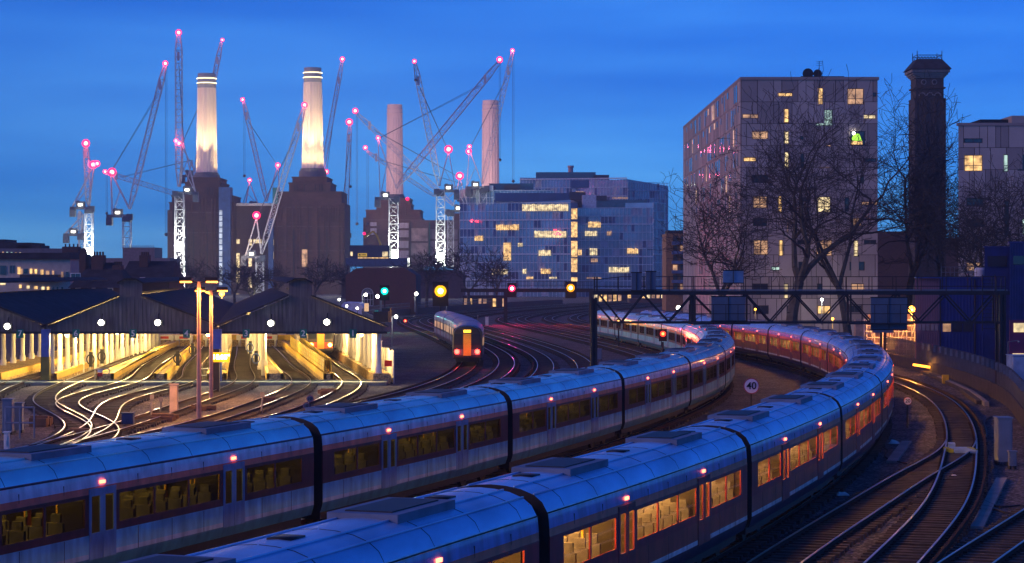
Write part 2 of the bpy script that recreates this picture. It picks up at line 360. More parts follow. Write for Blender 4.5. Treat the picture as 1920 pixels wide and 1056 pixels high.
# ------------------------------------------------------------------ trains
def strip(path, t0, t1, side, h0, h1, off, th=.02):
    m = MB(); loft(m, path, t0, t1, rect(side * off, side * (off + th), h0, h1), 2, True); return m
PROF = [(1.30, .62), (1.38, .85), (1.40, .95), (1.40, 1.08), (1.40, 1.58), (1.40, 2.66), (1.395, 2.70), (1.39, 2.84), (1.375, 3.02), (1.36, 3.16), (1.33, 3.22), (1.22, 3.42), (1.02, 3.58), (.7, 3.70), (.35, 3.76), (0, 3.78)]
def train(name, label, cat, path, t0, n, liv, group=None, clen=20.0, side_windows=(1, -1), cab=None, detail=True):
    """liv: dict of materials. Part = carriage (body); sub-parts = windows, doors, roof units, bogies."""
    root = thing(name, label, cat, path.p(t0 + n * clen / 2), group)
    prof = PROF + [(-o, z) for o, z in PROF[-2::-1]]
    half = [0, 1, 1, 2, 3, 3, 4, 5, 5, 6, 6, 6, 6, 6, 6]       # material of each strip, right side
    half[0] = 7
    ms = half + half[::-1]
    M = [liv['low'], liv['low'], liv['low2'], liv['band'], liv['stripe'], liv['upper'], liv['roof'], M_dark]
    ms = [1, 1, 0, 2, 3, 4, 4, 5, 5, 8, 6, 6, 6, 6, 6]; ms = ms + ms[::-1]
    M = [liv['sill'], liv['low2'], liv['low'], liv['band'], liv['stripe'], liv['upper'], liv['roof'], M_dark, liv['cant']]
    for c in range(n):
        a = t0 + c * clen + .35; b = t0 + (c + 1) * clen - .35
        hol = 'inner' in liv
        body = MB(); loft(body, path, a, b, prof, 2, mats=[-1 if (hol and q_ == 3 and False) or (hol and prof[i_][1] >= 1.57 and prof[i_ + 1][1] >= 1.57 and max(prof[i_][1], prof[i_ + 1][1]) < 2.67) else q_ for i_, q_ in enumerate(ms)])
        body.cur = 7
        for t in (a, b): body.add([tuple(path.p(t, o, z)) for o, z in prof], [tuple(range(len(prof)))])
        if detail:
            ln = b - a; body.cur = 7
            for q in (.09, .2, .4, .5, .6, .8, .91):
                for sd in (-1, 1): loft(body, path, a + ln * q - .012, a + ln * q + .012, rect(sd * 1.39, sd * 1.404, .95, 1.56), 1, True); loft(body, path, a + ln * q - .012, a + ln * q + .012, rect(sd * 1.34, sd * 1.393, 2.72, 3.0), 1, True)
            for sd in (-1, 1): loft(body, path, a, b, rect(sd * 1.33, sd * 1.375, 3.175, 3.2), 2, True)
            x = a + 1.2
            while x < b - .8:
                for sd in (-1, 1): loft(body, path, x - .012, x + .012, [(sd * o_, z_ + k_) for k_ in (0, .006) for o_, z_ in (((1.33, 3.215), (1.22, 3.42), (1.02, 3.58), (.7, 3.70), (.35, 3.76), (.02, 3.78)) if k_ == 0 else ((.02, 3.78), (.35, 3.76), (.7, 3.70), (1.02, 3.58), (1.22, 3.42), (1.33, 3.215)))], 1, True)
                x += 2.45
            for q in (.12, .5, .88): loft(body, path, a + ln * q - .3, a + ln * q + .3, rect(-.24, .24, 3.74, 3.80), 1, True)
            body.cur = 6
            for o in (-1.02, -.55, .55, 1.02):
                z = {1.02: 3.585, .55: 3.735}[abs(o)]
                loft(body, path, a, b, rect(o - .02, o + .02, z - .02, z + .03), 2, True)
        car = body.build('carriage', M, root)
        for p in car.data.polygons: p.use_smooth = True
        g = MB(); loft(g, path, b - .1, b + .8, rect(-1.0, 1.0, .9, 3.3), 1, True); 
        if c < n - 1: g.build('gangway', M_dark, car)
        u = MB(); loft(u, path, a + .4, b - .4, rect(-1.12, 1.12, .34, .66), 2, True); u.build('underframe', M_dark, car)
        for t in (a + 2.8, b - 2.8):
            w = MB()
            for dt in (-1.2, 1.2):
                for sd in (-1, 1):
                    w.tube(path.p(t + dt, sd * .69, .42), path.p(t + dt, sd * .83, .42), .42, n=14)
            loft(w, path, t - 1.7, t + 1.7, rect(-1.1, -.95, .3, .62), 2, True); loft(w, path, t - 1.7, t + 1.7, rect(.95, 1.1, .3, .62), 2, True)
            w.build('bogie', M_dark, car)
        ln = b - a
        segs = [(.9, ln * .30 - .85), (ln * .30 + .85, ln * .70 - .85), (ln * .70 + .85, ln - .9)]
        def pc(m, sd, x0, x1, z0, z1, o0=1.36, o1=1.402): loft(m, path, x0, x1, rect(sd * o0, sd * o1, z0, z1), 2, True)
        for sd in side_windows:
            bm_ = MB(); edge = a
            for (p, q) in segs:
                k = max(1, round((q - p) / 1.9)); m = MB(); xs = []
                for i in range(k):
                    x0 = a + p + (q - p) * i / k + .05; x1 = a + p + (q - p) * (i + 1) / k - .05; xs.append((x0, x1))
                    pc(m, sd, x0, x1, 1.80, 2.56, 1.385 if hol else 1.395, 1.395 if hol else 1.408)
                m.build('window', liv['glass'] if hol else liv['win'], car)
                if hol:
                    for (x0, x1) in xs: pc(bm_, sd, edge, x0, 1.80, 2.56) if x0 - edge < .3 or edge == a or True else None; edge = x1
                    edge = x1
            if hol:
                pc(bm_, sd, edge, b, 1.80, 2.56)
                bm_ = MB()
                cuts = []
                for (p, q) in segs:
                    k = max(1, round((q - p) / 1.9)); cuts += [(a + p + (q - p) * i / k + .05, a + p + (q - p) * (i + 1) / k - .05) for i in range(k)]
                cuts += [(a + c0 - .70, a + c0 + .70) for c0 in (ln * .30, ln * .70)]; cuts.sort(); e_ = a
                for (x0, x1) in cuts:
                    if x0 > e_ + .005: pc(bm_, sd, e_, x0, 1.58, 2.66)
                    e_ = x1
                pc(bm_, sd, e_, b, 1.58, 2.66)
                for (p, q) in segs: pc(bm_, sd, a + p + .05, a + q - .05, 1.58, 1.80, 1.361, 1.401); pc(bm_, sd, a + p + .05, a + q - .05, 2.56, 2.66, 1.361, 1.401)
                bm_.build('window_band', liv['band'], car)
            for c0 in (ln * .30, ln * .70):
                m = MB(); m.cur = 0
                for (y0_, y1_) in ((-.70, -.012), (.012, .70)):
                    y0_ += a + c0; y1_ += a + c0; w_ = (y1_ - y0_)
                    pc(m, sd, y0_, y1_, .92, 1.62, 1.37, 1.42); pc(m, sd, y0_, y1_, 2.6, 2.80, 1.37, 1.42); pc(m, sd, y0_, y0_ + .12, 1.62, 2.6, 1.37, 1.42); pc(m, sd, y1_ - .12, y1_, 1.62, 2.6, 1.37, 1.42)
                    m.cur = 1; pc(m, sd, y0_ + .12, y1_ - .12, 1.62, 2.6, 1.385, 1.395); m.cur = 0
                m.build('door', [liv['door'], liv['glass'] if hol else liv['win']], car)
        if hol:
            m = MB(); loft(m, path, a + .05, b - .05, rect(-1.32, 1.32, 1.08, 1.12), 2, True); m.cur = 1; loft(m, path, a + .05, b - .05, rect(-1.3, 1.3, 2.80, 2.84), 2, True); m.cur = 1; [loft(m, path, a + .05, b - .05, rect(o - .01, o + .01, 1.12, 1.57), 2, True) for o in (-1.33, 1.33)]; m.build('saloon_lining', [M_floor, liv['inner']], car)
            m = MB(); [loft(m, path, a + .6, b - .6, rect(o - .16, o + .16, 2.76, 2.795), 2, True) for o in (-.62, .62)]; m.build('ceiling_light', liv['light'], car)
            m = MB(); rs = random.Random(c + n)
            x = a + 1.2
            while x < b - 1.2:
                if min(abs(x - a - ln * .3), abs(x - a - ln * .7)) > 1.0:
                    for sd in (-1, 1):
                        for o_ in (.40, .86):
                            pc(m, sd, x, x + .11, 1.42, 2.02, o_, o_ + .42); pc(m, sd, x + .01, x + .10, 2.04, 2.26, o_ + .07, o_ + .35); pc(m, sd, x - .42, x, 1.42, 1.54, o_, o_ + .42); pc(m, sd, x - .3, x - .1, 1.13, 1.42, o_ + .1, o_ + .3)
                x += .92
            m.build('seating', liv['seat'], car)
            m = MB()
            for c0 in (ln * .30, ln * .70):
                for e_ in (-.85, .85):
                    for sd in (-1, 1): pc(m, sd, a + c0 + e_ - .02, a + c0 + e_ + .02, 1.12, 2.5, .55, 1.3)
            m.build('draught_screen', M_dark, car)
            m = MB()
            for c0 in (ln * .30, ln * .70):
                for e_ in (-.8, .8):
                    for o_ in (-.5, .5): m.tube(path.p(a + c0 + e_, o_, 1.12), path.p(a + c0 + e_, o_, 2.78), .022, n=5)
            m.build('grab_pole', M_yellow, car)
            for c0 in (ln * .30, ln * .70):
                for sd in (-1, 1): m = MB(); pc(m, sd, a + c0 - .13, a + c0 + .13, 2.91, 2.99, 1.37, 1.42); m.build('door_lamp', M_doorlamp, car)
        if detail:
            for q in (.25, .75):
                m = MB(); loft(m, path, a + ln * q - 1.5, a + ln * q + 1.5, rect(-.75, .75, 3.66, 3.86), 1.5, True)
                m.cur = 1; loft(m, path, a + ln * q - 1.2, a + ln * q + 1.2, rect(-.5, .5, 3.86, 3.885), 1.5, True)
                m.build('roof_unit', [mat('roof_unit_grey', (.14, .18, .26), .6, .2), M_dark], car)
    if cab is not None: cab_end(root, path, t0 + .35, liv, cab)
    return root
def cab_end(root, path, t, liv, c):
    """end face turned toward smaller y (toward the viewer)"""
    def q(o, z, k): return tuple(path.p(t - k, o, z))
    face = MB()
    pr = [(1.36, .75), (1.40, 1.5), (1.38, 2.7), (1.3, 3.2), (1.05, 3.56), (.5, 3.74), (0, 3.78)]; pr = pr + [(-o, z) for o, z in pr[-2::-1]]
    n = len(pr); face.add([q(o, z, 0) for o, z in pr] + [q(o * .93, .75 + (z - .75) * .97, .55) for o, z in pr], [(i, (i + 1) % n, n + (i + 1) % n, n + i) for i in range(n)] + [tuple(range(n, 2 * n))])
    face.build('cab_front', c['face'], root)
    def slab(nm, o0, o1, z0, z1, k, m, par=root):
        s = MB(); s.add([q(o0, z0, k), q(o1, z0, k), q(o1, z1, k), q(o0, z1, k), q(o0, z0, k + .05), q(o1, z0, k + .05), q(o1, z1, k + .05), q(o0, z1, k + .05)],
                        [(0, 1, 2, 3), (7, 6, 5, 4), (0, 4, 5, 1), (1, 5, 6, 2), (2, 6, 7, 3), (3, 7, 4, 0)]); return s.build(nm, m, par)
    for sd in (-1, 1): slab('windscreen', sd * .42, sd * 1.2, 1.95, 2.95, .56, M_glass)
    slab('gangway_door', -.36, .36, .95, 3.0, .6, c['door'])
    slab('destination_display', -.34, .34, 3.1, 3.34, .56, c['disp'])
    slab('lower_panel', -1.2, 1.2, 1.0, 1.55, .555, c['lower'])
    cp = MB(); cp.tube(q(0, .75, .5), q(0, .75, 1.1), .14, n=8); cp.build('coupler', M_dark, root)
    for sd in (-1, 1):
        m = MB(); a = Vector(q(sd * .95, 1.32, .60)); b = Vector(q(sd * .95, 1.32, .70)); m.tube(a, b, c.get('r', .17), n=12); m.build(c['lname'], c['lamp'], root)
    if 'pow' in c: 
        for sd in (-1, 1): lamp('POINT', q(sd * .95, 1.25, 1.3), c['pow'], c['pcol'], root, .15)

gloss = dict(rough=.36, var=.34, scale=1.6, stretch=(1.6, 1.6, .55), coat=.15)
def glassm(name, col, clear):
    m = bpy.data.materials.new(name); m.use_nodes = True; n = m.node_tree; n.nodes.clear(); o = n.nodes.new("ShaderNodeOutputMaterial")
    t = n.nodes.new("ShaderNodeBsdfTransparent"); t.inputs[0].default_value = (*col, 1); g_ = n.nodes.new("ShaderNodeBsdfGlossy"); g_.inputs['Roughness'].default_value = .04
    f = n.nodes.new("ShaderNodeLayerWeight"); x = n.nodes.new("ShaderNodeMixShader"); pw = n.nodes.new("ShaderNodeMath"); pw.operation = 'POWER'; pw.inputs[1].default_value = 4; n.links.new(f.outputs['Facing'], pw.inputs[0])
    mr = n.nodes.new("ShaderNodeMapRange"); mr.inputs['To Min'].default_value = .03; mr.inputs['To Max'].default_value = .5; n.links.new(pw.outputs[0], mr.inputs[0]); n.links.new(mr.outputs[0], x.inputs[0]); n.links.new(t.outputs[0], x.inputs[1]); n.links.new(g_.outputs[0], x.inputs[2]); n.links.new(x.outputs[0], o.inputs[0]); return m
M_doorlamp = emit('door_lamp_coral', (1, .12, .06), 7)
M_lining = mat('saloon_lining', (.62, .55, .42), .6, var=.06); M_seat = mat('seat_moquette', (.10, .11, .20), .9, var=.3, scale=6); M_floor = mat('saloon_floor', (.40, .33, .24), .7, var=.2, scale=3)
livA = dict(glass=glassm('tinted_glass_olive', (.62, .52, .22), 1), inner=M_lining, seat=M_seat, light=emit('saloon_light_dim', (1, .78, .32), 6.5),
            roof=mat('roof_blue', (.42, .78, .92), .36, .5, .26, .9, (1, .35, 1)), upper=mat('pale_blue_side', (.66, .66, .78), **gloss), stripe=mat('red_trail_stripe', (.95, .13, .07), **gloss),  # red stripe: a light trail painted onto the side as livery
            band=mat('maroon_band', (.10, .02, .03), **gloss), low=mat('teal_side', (.22, .55, .62), **gloss), low2=mat('deep_teal_skirt', (.06, .22, .28), **gloss),
            sill=mat('pale_sill', (.45, .55, .6), **gloss), cant=mat('red_cant_line', (.45, .02, .05), **gloss), door=mat('blue_door', (.16, .30, .44), **gloss),
            win=emit('olive_window', (.85, .52, .09), .20, 1.0, .45, (1, 1, 2)))
livB = dict(glass=glassm('tinted_glass_amber', (.95, .80, .55), 1), inner=M_lining, seat=M_seat, light=emit('saloon_light', (1, .60, .18), 46),
            roof=mat('roof_navy', (.34, .56, .85), .38, .5, .26, .9, (1, .35, 1)), upper=mat('royal_side', (.18, .26, .62), **gloss), stripe=mat('coral_trail_stripe', (.95, .16, .10), **gloss),  # coral stripe paints the streak of the door lamps onto the side
            band=mat('burgundy_band', (.30, .03, .05), **gloss), low=mat('brown_side', (.36, .08, .06), **gloss), low2=mat('plum_skirt', (.06, .03, .07), **gloss),
            sill=mat('white_trail_sill', (.85, .85, .82), **gloss), cant=mat('white_cant_line', (.75, .78, .85), **gloss), door=mat('maroon_door', (.22, .05, .07), **gloss),  # white sill paints the headlamp trail along the foot of the side
            win=emit('orange_window', (1, .50, .12), 1.5, .9, .5, (1, 1, 1)))
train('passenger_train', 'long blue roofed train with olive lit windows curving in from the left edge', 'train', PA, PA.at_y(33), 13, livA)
train('passenger_train', 'long train with bright orange windows and white sill line painted as a light trail, rightmost and nearest', 'train', PB, PB.at_y(29), 13, livB)
M_red_e = emit('tail_lamp', (1, .03, .02), 14)
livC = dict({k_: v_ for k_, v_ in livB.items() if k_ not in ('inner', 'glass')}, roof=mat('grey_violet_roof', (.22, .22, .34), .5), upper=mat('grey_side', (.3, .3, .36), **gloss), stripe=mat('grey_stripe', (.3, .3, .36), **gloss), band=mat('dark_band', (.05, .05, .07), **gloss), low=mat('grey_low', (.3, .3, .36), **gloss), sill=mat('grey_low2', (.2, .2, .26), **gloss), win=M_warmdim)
capC = dict(face=mat('black_cab', (.02, .015, .015), .3), door=mat('yellow_cab', (.75, .42, .02), .4), disp=emit('amber_display', (1, .5, .03), 3), lower=mat('grey_cab_low', (.10, .10, .12), .4), lamp=M_red_e, lname='tail_lamp', r=.22, pow=30, pcol=(1, .05, .03))
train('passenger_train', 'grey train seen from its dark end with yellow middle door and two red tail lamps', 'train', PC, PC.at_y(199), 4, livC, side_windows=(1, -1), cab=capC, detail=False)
livS = dict(roof=mat('silver_roof', (.42, .42, .44), .3, .3), upper=mat('silver_side', (.55, .52, .48), **gloss), stripe=mat('silver_side', (.55, .52, .48)), band=mat('dark_band', (.05, .05, .07)), low=mat('silver_side', (.55, .52, .48)), low2=M_dark,
            sill=mat('silver_side', (.5, .5, .5)), cant=mat('silver_side', (.5, .5, .5)), door=mat('silver_side', (.5, .5, .5)), win=M_glass)
capS = dict(face=mat('black_cab', (.02, .015, .015), .3), door=mat('orange_door', (.95, .36, .02), .4), disp=emit('amber_display', (1, .5, .03), 3), lower=mat('red_cab_low', (.8, .05, .02), .35), lamp=emit('orange_headlamp', (1, .55, .08), 14), lname='headlamp', r=.2, pow=25, pcol=(1, .1, .05))
train('passenger_train', 'silver train with orange centre door and two glowing lamps under the number 2 shed', 'train', PT[1], PT[1].at_y(218), 2, livS, clen=18, cab=capS, detail=False)

# ------------------------------------------------------------------ station sheds and platforms
D0, D1, EAVE = 172.0, 256.0, 4.15
def shed(label, uL, uR, uP, slope, nums, vp=525, lamps=(), cols=(), rear=D1):
    xl, xr, xp = XU(uL, D0), XU(uR, D0), XU(uP, D0); zp = ZV(vp, D0); w = .9
    root = thing('platform_shed', label, 'train shed', ((xl + xr) / 2, D0, 0), 'timber gabled sheds over the sidings')
    zs = zp - 1.35
    gp = [(xl, EAVE - .25), (xr, EAVE - .25), (xr, EAVE + .15), (xp + w, zs), (xp + w, zp - .15), (xp + w * .5, zp), (xp - w * .5, zp), (xp - w, zp - .15), (xp - w, zs), (xl, EAVE + .15)]
    m = MB(); n = len(gp); m.add([(x, D0, z) for x, z in gp] + [(x, D0 + .2, z) for x, z in gp], [tuple(range(n)), tuple(range(2 * n - 1, n - 1, -1))] + [(i, n + i, n + (i + 1) % n, (i + 1) % n) for i in range(n)])
    x = xl + .15
    while x < xr - .1:
        zt = EAVE + .1 + (zs - EAVE) * (1 - abs(x - xp) / ((xp - xl) if x < xp else (xr - xp)))
        if zt > EAVE + .2: m.box(x, x + .05, D0 - .03, D0 - .001, EAVE - .22, zt - .05)
        x += .33
    m.build('gable', M_shed, root)
    dx = slope * (rear - D0)
    def sheet(nm, pts, th, mm):
        s = MB(); a = [(x, D0 - .35, z) for x, z in pts]; b = [(x + dx, rear, z) for x, z in pts]
        k = len(pts); up = [(p[0], p[1], p[2] + th) for p in a + b]; vs = a + b + up; fs = []
        for i in range(k - 1): fs += [(i, i + 1, k + i + 1, k + i), (2 * k + i, 3 * k + i, 3 * k + i + 1, 2 * k + i + 1), (i, 2 * k + i, 2 * k + i + 1, i + 1), (k + i, k + i + 1, 3 * k + i + 1, 3 * k + i)]
        fs += [(0, k, 3 * k, 2 * k), (k - 1, 3 * k - 1, 4 * k - 1, 2 * k - 1)]
        s.add(vs, fs); return s.build(nm, mm, root)
    sheet('roof', [(xl - .3, EAVE + .1), (xp - w, zs + .05)], .14, M_roof); sheet('roof', [(xp + w, zs + .05), (xr + .3, EAVE + .1)], .14, M_roof)
    sheet('ridge_vent', [(xp - w - .15, zp - .3), (xp - w * .5, zp + .02), (xp + w * .5, zp + .02), (xp + w + .15, zp - .3)], .12, M_roof)
    f = MB(); f.box(xl - .2, xr + .2, D0 - .08, D0 - .035, EAVE - .42, EAVE - .24); f.build('eaves_beam', M_dark, root)
    for nn in nums:
        x = TX[nn] ; s = MB(); s.box(x - .28, x + .28, D0 - .3, D0 - .22, EAVE - .75, EAVE - .05); b = s.build('number_sign', mat('sign_green', (.0, .16, .12), .5), root)
        text('numeral', str(nn), (x, D0 - .32, EAVE - .40), .68, M_white, b)
    for u, v in lamps:
        p = P(u, v, D0 - .8); s = MB(); s.box(p.x - .35, p.x + .35, p.y, p.y + .25, p.z - .22, p.z + .22); s.tube((p.x, p.y + .1, p.z + .2), (p.x, p.y + .5, p.z + .7), .05); b = s.build('floodlight', M_dark, root)
        s = MB(); s.sph((p.x, p.y - .12, p.z), .24); s.build('lens', M_white_e, b); lamp('SPOT', (p.x, p.y - .5, p.z - .3), 900, (1, .86, .6), b, .2, (p.x, p.y - 6, p.z - 5), 140)
    col0 = None
    for (x, y) in cols:
        if col0 is None:
            c = MB(); c.tube((x, y, -.3), (x, y, EAVE + .05), .2, .2, 10); c.tube((x, y, -.3), (x, y, 1.0), .27, .27, 10); c.box(x - .3, x + .3, y - .3, y + .3, EAVE - .15, EAVE + .1); col0 = c.build('column', M_white, root); c0 = (x, y)
        else:
            c = col0.copy(); COL.objects.link(c); c.parent = root; c.location = (x - c0[0], y - c0[1], 0)
    return root
def colrow(k, xa, n, step=5.0, y0=D0 + 1): return [(xa + TS[k] * (y - D0), y) for y in [y0 + i * step for i in range(n)]]
shed('timber shed with the number 7 sign, at the left edge', -235, 85, -75, -.06, (7,), lamps=((14, 612),), cols=colrow(7, XU(-60, D0), 8))
shed('wide timber shed carrying the number 6, 5 and 4 signs', 86, 409, 245, -.10, (6, 5, 4), lamps=((190, 605), (296, 605)), cols=colrow(7, XU(94, D0), 20, 4.2) + colrow(4, XU(404, D0), 16, 5))
shed('timber shed carrying the number 3, 2 and 1 signs with a train inside', 410, 722, 563, -.13, (3, 2, 1), lamps=((508, 606), (613, 604)), cols=colrow(1, XU(712, D0), 16, 5) + colrow(2, XU(506, D0), 6, 12, D0 + 14))
# corner posts with blue and olive wrap
for u, lb in ((86, 'blue and olive painted corner post between sheds 7 and 6'), (408, 'blue painted corner post behind the orange lamp posts')):
    x = XU(u, D0 - .6); c = MB(); c.box(x - .32, x + .32, D0 - .9, D0 - .3, -.3, 4.1)
    c.cur = 1; c.box(x - .35, x + .35, D0 - .93, D0 - .27, .0, 1.9) if u == 86 else None
    solo(c, 'corner_post', [mat('post_blue', (.08, .14, .42), .6), mat('post_olive', (.17, .15, .02), .6)], lb, 'post')
def platform(k, label, xl, xr, sl, sr, h=.50, y1=D1, edge=True):
    y0 = D0; root = thing('platform', label, 'platform', ((xl + xr) / 2, y0, 0), 'narrow platforms between the sidings')
    def quad(nm, a0, a1, s0, s1, z0, z1, mm, ya=y0, yb=y1):
        s = MB(); dy0 = ya - y0; dy1 = yb - y0
        q = [(a0 + s0 * dy0, ya), (a1 + s1 * dy0, ya), (a1 + s1 * dy1, yb), (a0 + s0 * dy1, yb)]
        s.add([(x, y, z0) for x, y in q] + [(x, y, z1) for x, y in q], [(0, 3, 2, 1), (4, 5, 6, 7), (0, 1, 5, 4), (1, 2, 6, 5), (2, 3, 7, 6), (3, 0, 4, 7)]); s.build(nm, mm, root)
    quad('deck', xl, xr, sl, sr, -.3, h, M_plat)
    if edge:
        quad('yellow_edge', xl - .03, xl + .22, sl, sl, h - .45, h + .05, M_yellow); quad('yellow_edge', xr - .22, xr + .03, sr, sr, h - .45, h + .05, M_yellow)
    return root
for k in (6, 5, 4, 3, 2, 1):
    a, b = TX[k + 1] + 1.62, TX[k] - 1.62
    platform(k, {6: 'platform carrying the long row of white columns', 5: 'sandy platform between the number 6 and 5 signs', 4: 'pale platform between the number 5 and 4 signs', 3: 'platform beside the amber clock display', 2: 'platform between the number 3 and 2 signs with a coiled hose', 1: 'platform with the yellow handrails'}[k], a, b, TS[k + 1], TS[k])
platform(0, 'platform beside the white fence under the number 1 sign', TX[1] + 1.62, TX[1] + 3.0, TS[1], TS[1], .5, edge=False)
platform(7, 'platform left of the number 7 sign', TX[7] - 5, TX[7] - 1.62, TS[7], TS[7])
# concrete crossing along the shed fronts
c = MB(); c.box(-46, -10.0, D0 - 2.6, D0 - .5, -.31, -.05); c.box(-46, -10.0, D0 - .45, D0 - .2, -.31, .02)
tag(c.build('path', mat('crossing_paint', (.20, .25, .20), .7)), kind='structure')
# concourse behind the sidings
c = MB(); c.box(-56, -22, D1 + 4, D1 + 12, -.3, 1.0); c.cur = 1; c.box(-56, -22, D1 + 3.9, D1 + 4.2, .55, 1.15); solo(c, 'concourse', [M_plat, M_yellow], 'yellow edged concourse across the far end of the sidings', 'concourse')
for i, (u0, u1, lb) in enumerate(((330, 400, 'white cabin behind the number 4 siding'), (408, 497, 'white cabin with three windows behind the number 3 siding'), (500, 530, 'small white cabin behind the silver train'), (248, 322, 'pale blue cabin behind the number 5 siding'))):
    d = D1 + 14; r = thing('cabin', lb, 'cabin', (XU((u0 + u1) / 2, d), d, 0), 'cabins at the end of the sidings'); m = MB(); m.uvbox(u0, u1, 616, 650, d, 4); m.build('wall', M_white if i < 3 else mat('pale_blue', (.45, .52, .66)), r)
    for k in range(3 if i < 2 else 1):
        uu = u0 + (u1 - u0) * (k + .5) / (3 if i < 2 else 1); m = MB(); m.uvbox(uu - 5, uu + 5, 622, 630, d - .1, .08); m.build('window', M_glass, r)
for k in TX:   # buffer stops
    y = D1 + 1.5; x = TX[k] + TS[k] * (y - D0); m = MB(); m.box(x - 1.1, x + 1.1, y, y + .4, .6, 1.2); m.box(x - .9, x - .7, y + .4, y + 1.4, -.3, 1.0); m.box(x + .7, x + .9, y + .4, y + 1.4, -.3, 1.0)
    m.cur = 1; m.box(x - .5, x + .5, y - .05, y - .002, .75, 1.05)
    solo(m, 'buffer_stop', [M_white, mat('buffer_red', (.6, .03, .02))], 'white buffer stop with red block ending siding ' + NUM[k], 'buffer stop', 'buffer stops')
# lit lamp strings under the roofs
def lampstring(k, x0, n, step, y0, label):
    r = thing('platform_lamp', label, 'lamp', (x0, y0, 3.6))
for (k, dx, n, y0, st, lb, en) in ((7, XU(94, D0) - TX[7] + .9, 14, D0 + 3, 5.2, 'long column row', 190), (4, XU(404, D0) - TX[4] - .7, 8, D0 + 4, 9, 'blue corner post row', 160), (1, XU(712, D0) - TX[1] - 1.2, 8, D0 + 4, 9, 'white fence row', 170), (6, 2.2, 6, D0 + 10, 12, 'sandy platform', 130), (3, 2.4, 5, D0 + 14, 14, 'hose platform', 120)):
    for i in range(n):
        y = y0 + i * st; x = TX[k] + dx + TS[k] * (y - D0)
        m = MB(); m.tube((x, y, 3.75), (x, y, 4.15), .03); m.lathe((x, y, 3.5), [(.22, .1, 0), (.12, .3, 0)], 10); m.cur = 1; m.sph((x, y, 3.56), .17)
        o = solo(m, 'platform_lamp', [M_dark, M_warm_e], (ORD[i] + ' round lamp from the front along the ' + lb), 'lamp', 'lamps along the ' + lb)
        if i % 2 == 0: lamp('POINT', (x, y, 3.2), en * 9, (1, .64, .22), o, .2)
# yellow handrails on platform 1
for sd, lb in ((0, 'yellow barrier panels, the left run of the pair'), (1, 'yellow barrier panels, the run beside the silver train')):
    x0 = (TX[2] + 1.75) if sd == 0 else (TX[1] - 1.75); sl = TS[2] if sd == 0 else TS[1]
    r = thing('barrier', lb, 'barrier', (x0, D0 + 2, .5), 'yellow barriers'); m = MB(); m2 = MB(); hb = -.35; y = D0 + 1
    while y < D0 + 62:
        x = x0 + sl * (y - D0); xn = x0 + sl * (y + 3 - D0); m.tube((x, y, .5), (x, y, 1.7), .06)
        for z in (.9, 1.3, 1.68): m.tube((x, y, z), (xn, y + 3, z), .045)
        m2.add([(x, y + .1, .6), (xn, y + 2.9, .6), (xn, y + 2.9, 1.6), (x, y + .1, 1.6), (x + .04, y + .1, .6), (xn + .04, y + 2.9, .6), (xn + .04, y + 2.9, 1.6), (x + .04, y + .1, 1.6)], [(0, 1, 2, 3), (7, 6, 5, 4), (0, 4, 5, 1), (2, 6, 7, 3), (1, 5, 6, 2), (0, 3, 7, 4)])
        y += 3
    m.build('rail', M_yellow, r); m2.build('panel', mat('yellow_panel', (.62, .50, .05), .5, var=.3), r)
# white fence by platform 1
r = thing('board_fence', 'white board fence with gaps beside the number 1 siding', 'fence', (XU(712, D0), D0, 0)); m = MB(); y = D0 + .5
while y < D0 + 70:
    x = TX[1] + 3.15 + TS[1] * (y - D0); m.obox((x, y + 1.2), (TS[1], 1), 1.1, .04, -.3, 2.3 + random.uniform(-.08, .08)); y += 2.5
m.build('board', M_white, r)
m = MB(); m.box(TX[1] + 2.4, TX[1] + 3.0, D0 + 2, D0 + 2.1, 1.0, 1.5); solo(m, 'notice_sign', mat('red_sign', (.7, .03, .02)), 'small red notice on the white board fence', 'sign')
# service posts and hoses on platforms
for (u, v, lb) in ((640, 0, ''), ) if False else ((480, 672, 'post with a blue coiled hose between the number 3 and 2 signs'), (191, 668, 'dark hose post among the white columns'), (170, 674, 'dark hose post left of the other by the columns'), (361, 655, 'dark post on the pale platform, farther one'), (333, 672, 'dark post on the pale platform, nearer one'), (469, 650, 'dark hose post on the platform far behind the blue hose')):
    d = F * (H - .5) / (v - HV + 14); x = XU(u, d); m = MB(); m.box(x - .15, x + .15, d, d + .3, .5, 1.8); m.cur = 1
    for k in range(16):
        a, b = 2 * math.pi * k / 16, 2 * math.pi * (k + 1) / 16; m.tube((x + .32 * math.cos(a), d - .1, 1.15 + .42 * math.sin(a)), (x + .32 * math.cos(b), d - .1, 1.15 + .42 * math.sin(b)), .07)
    solo(m, 'hose_post', [M_dark, mat('hose_blue', (.05, .1, .3)) if 'blue' in lb else M_dark], lb, 'post', 'hose posts on the platforms')

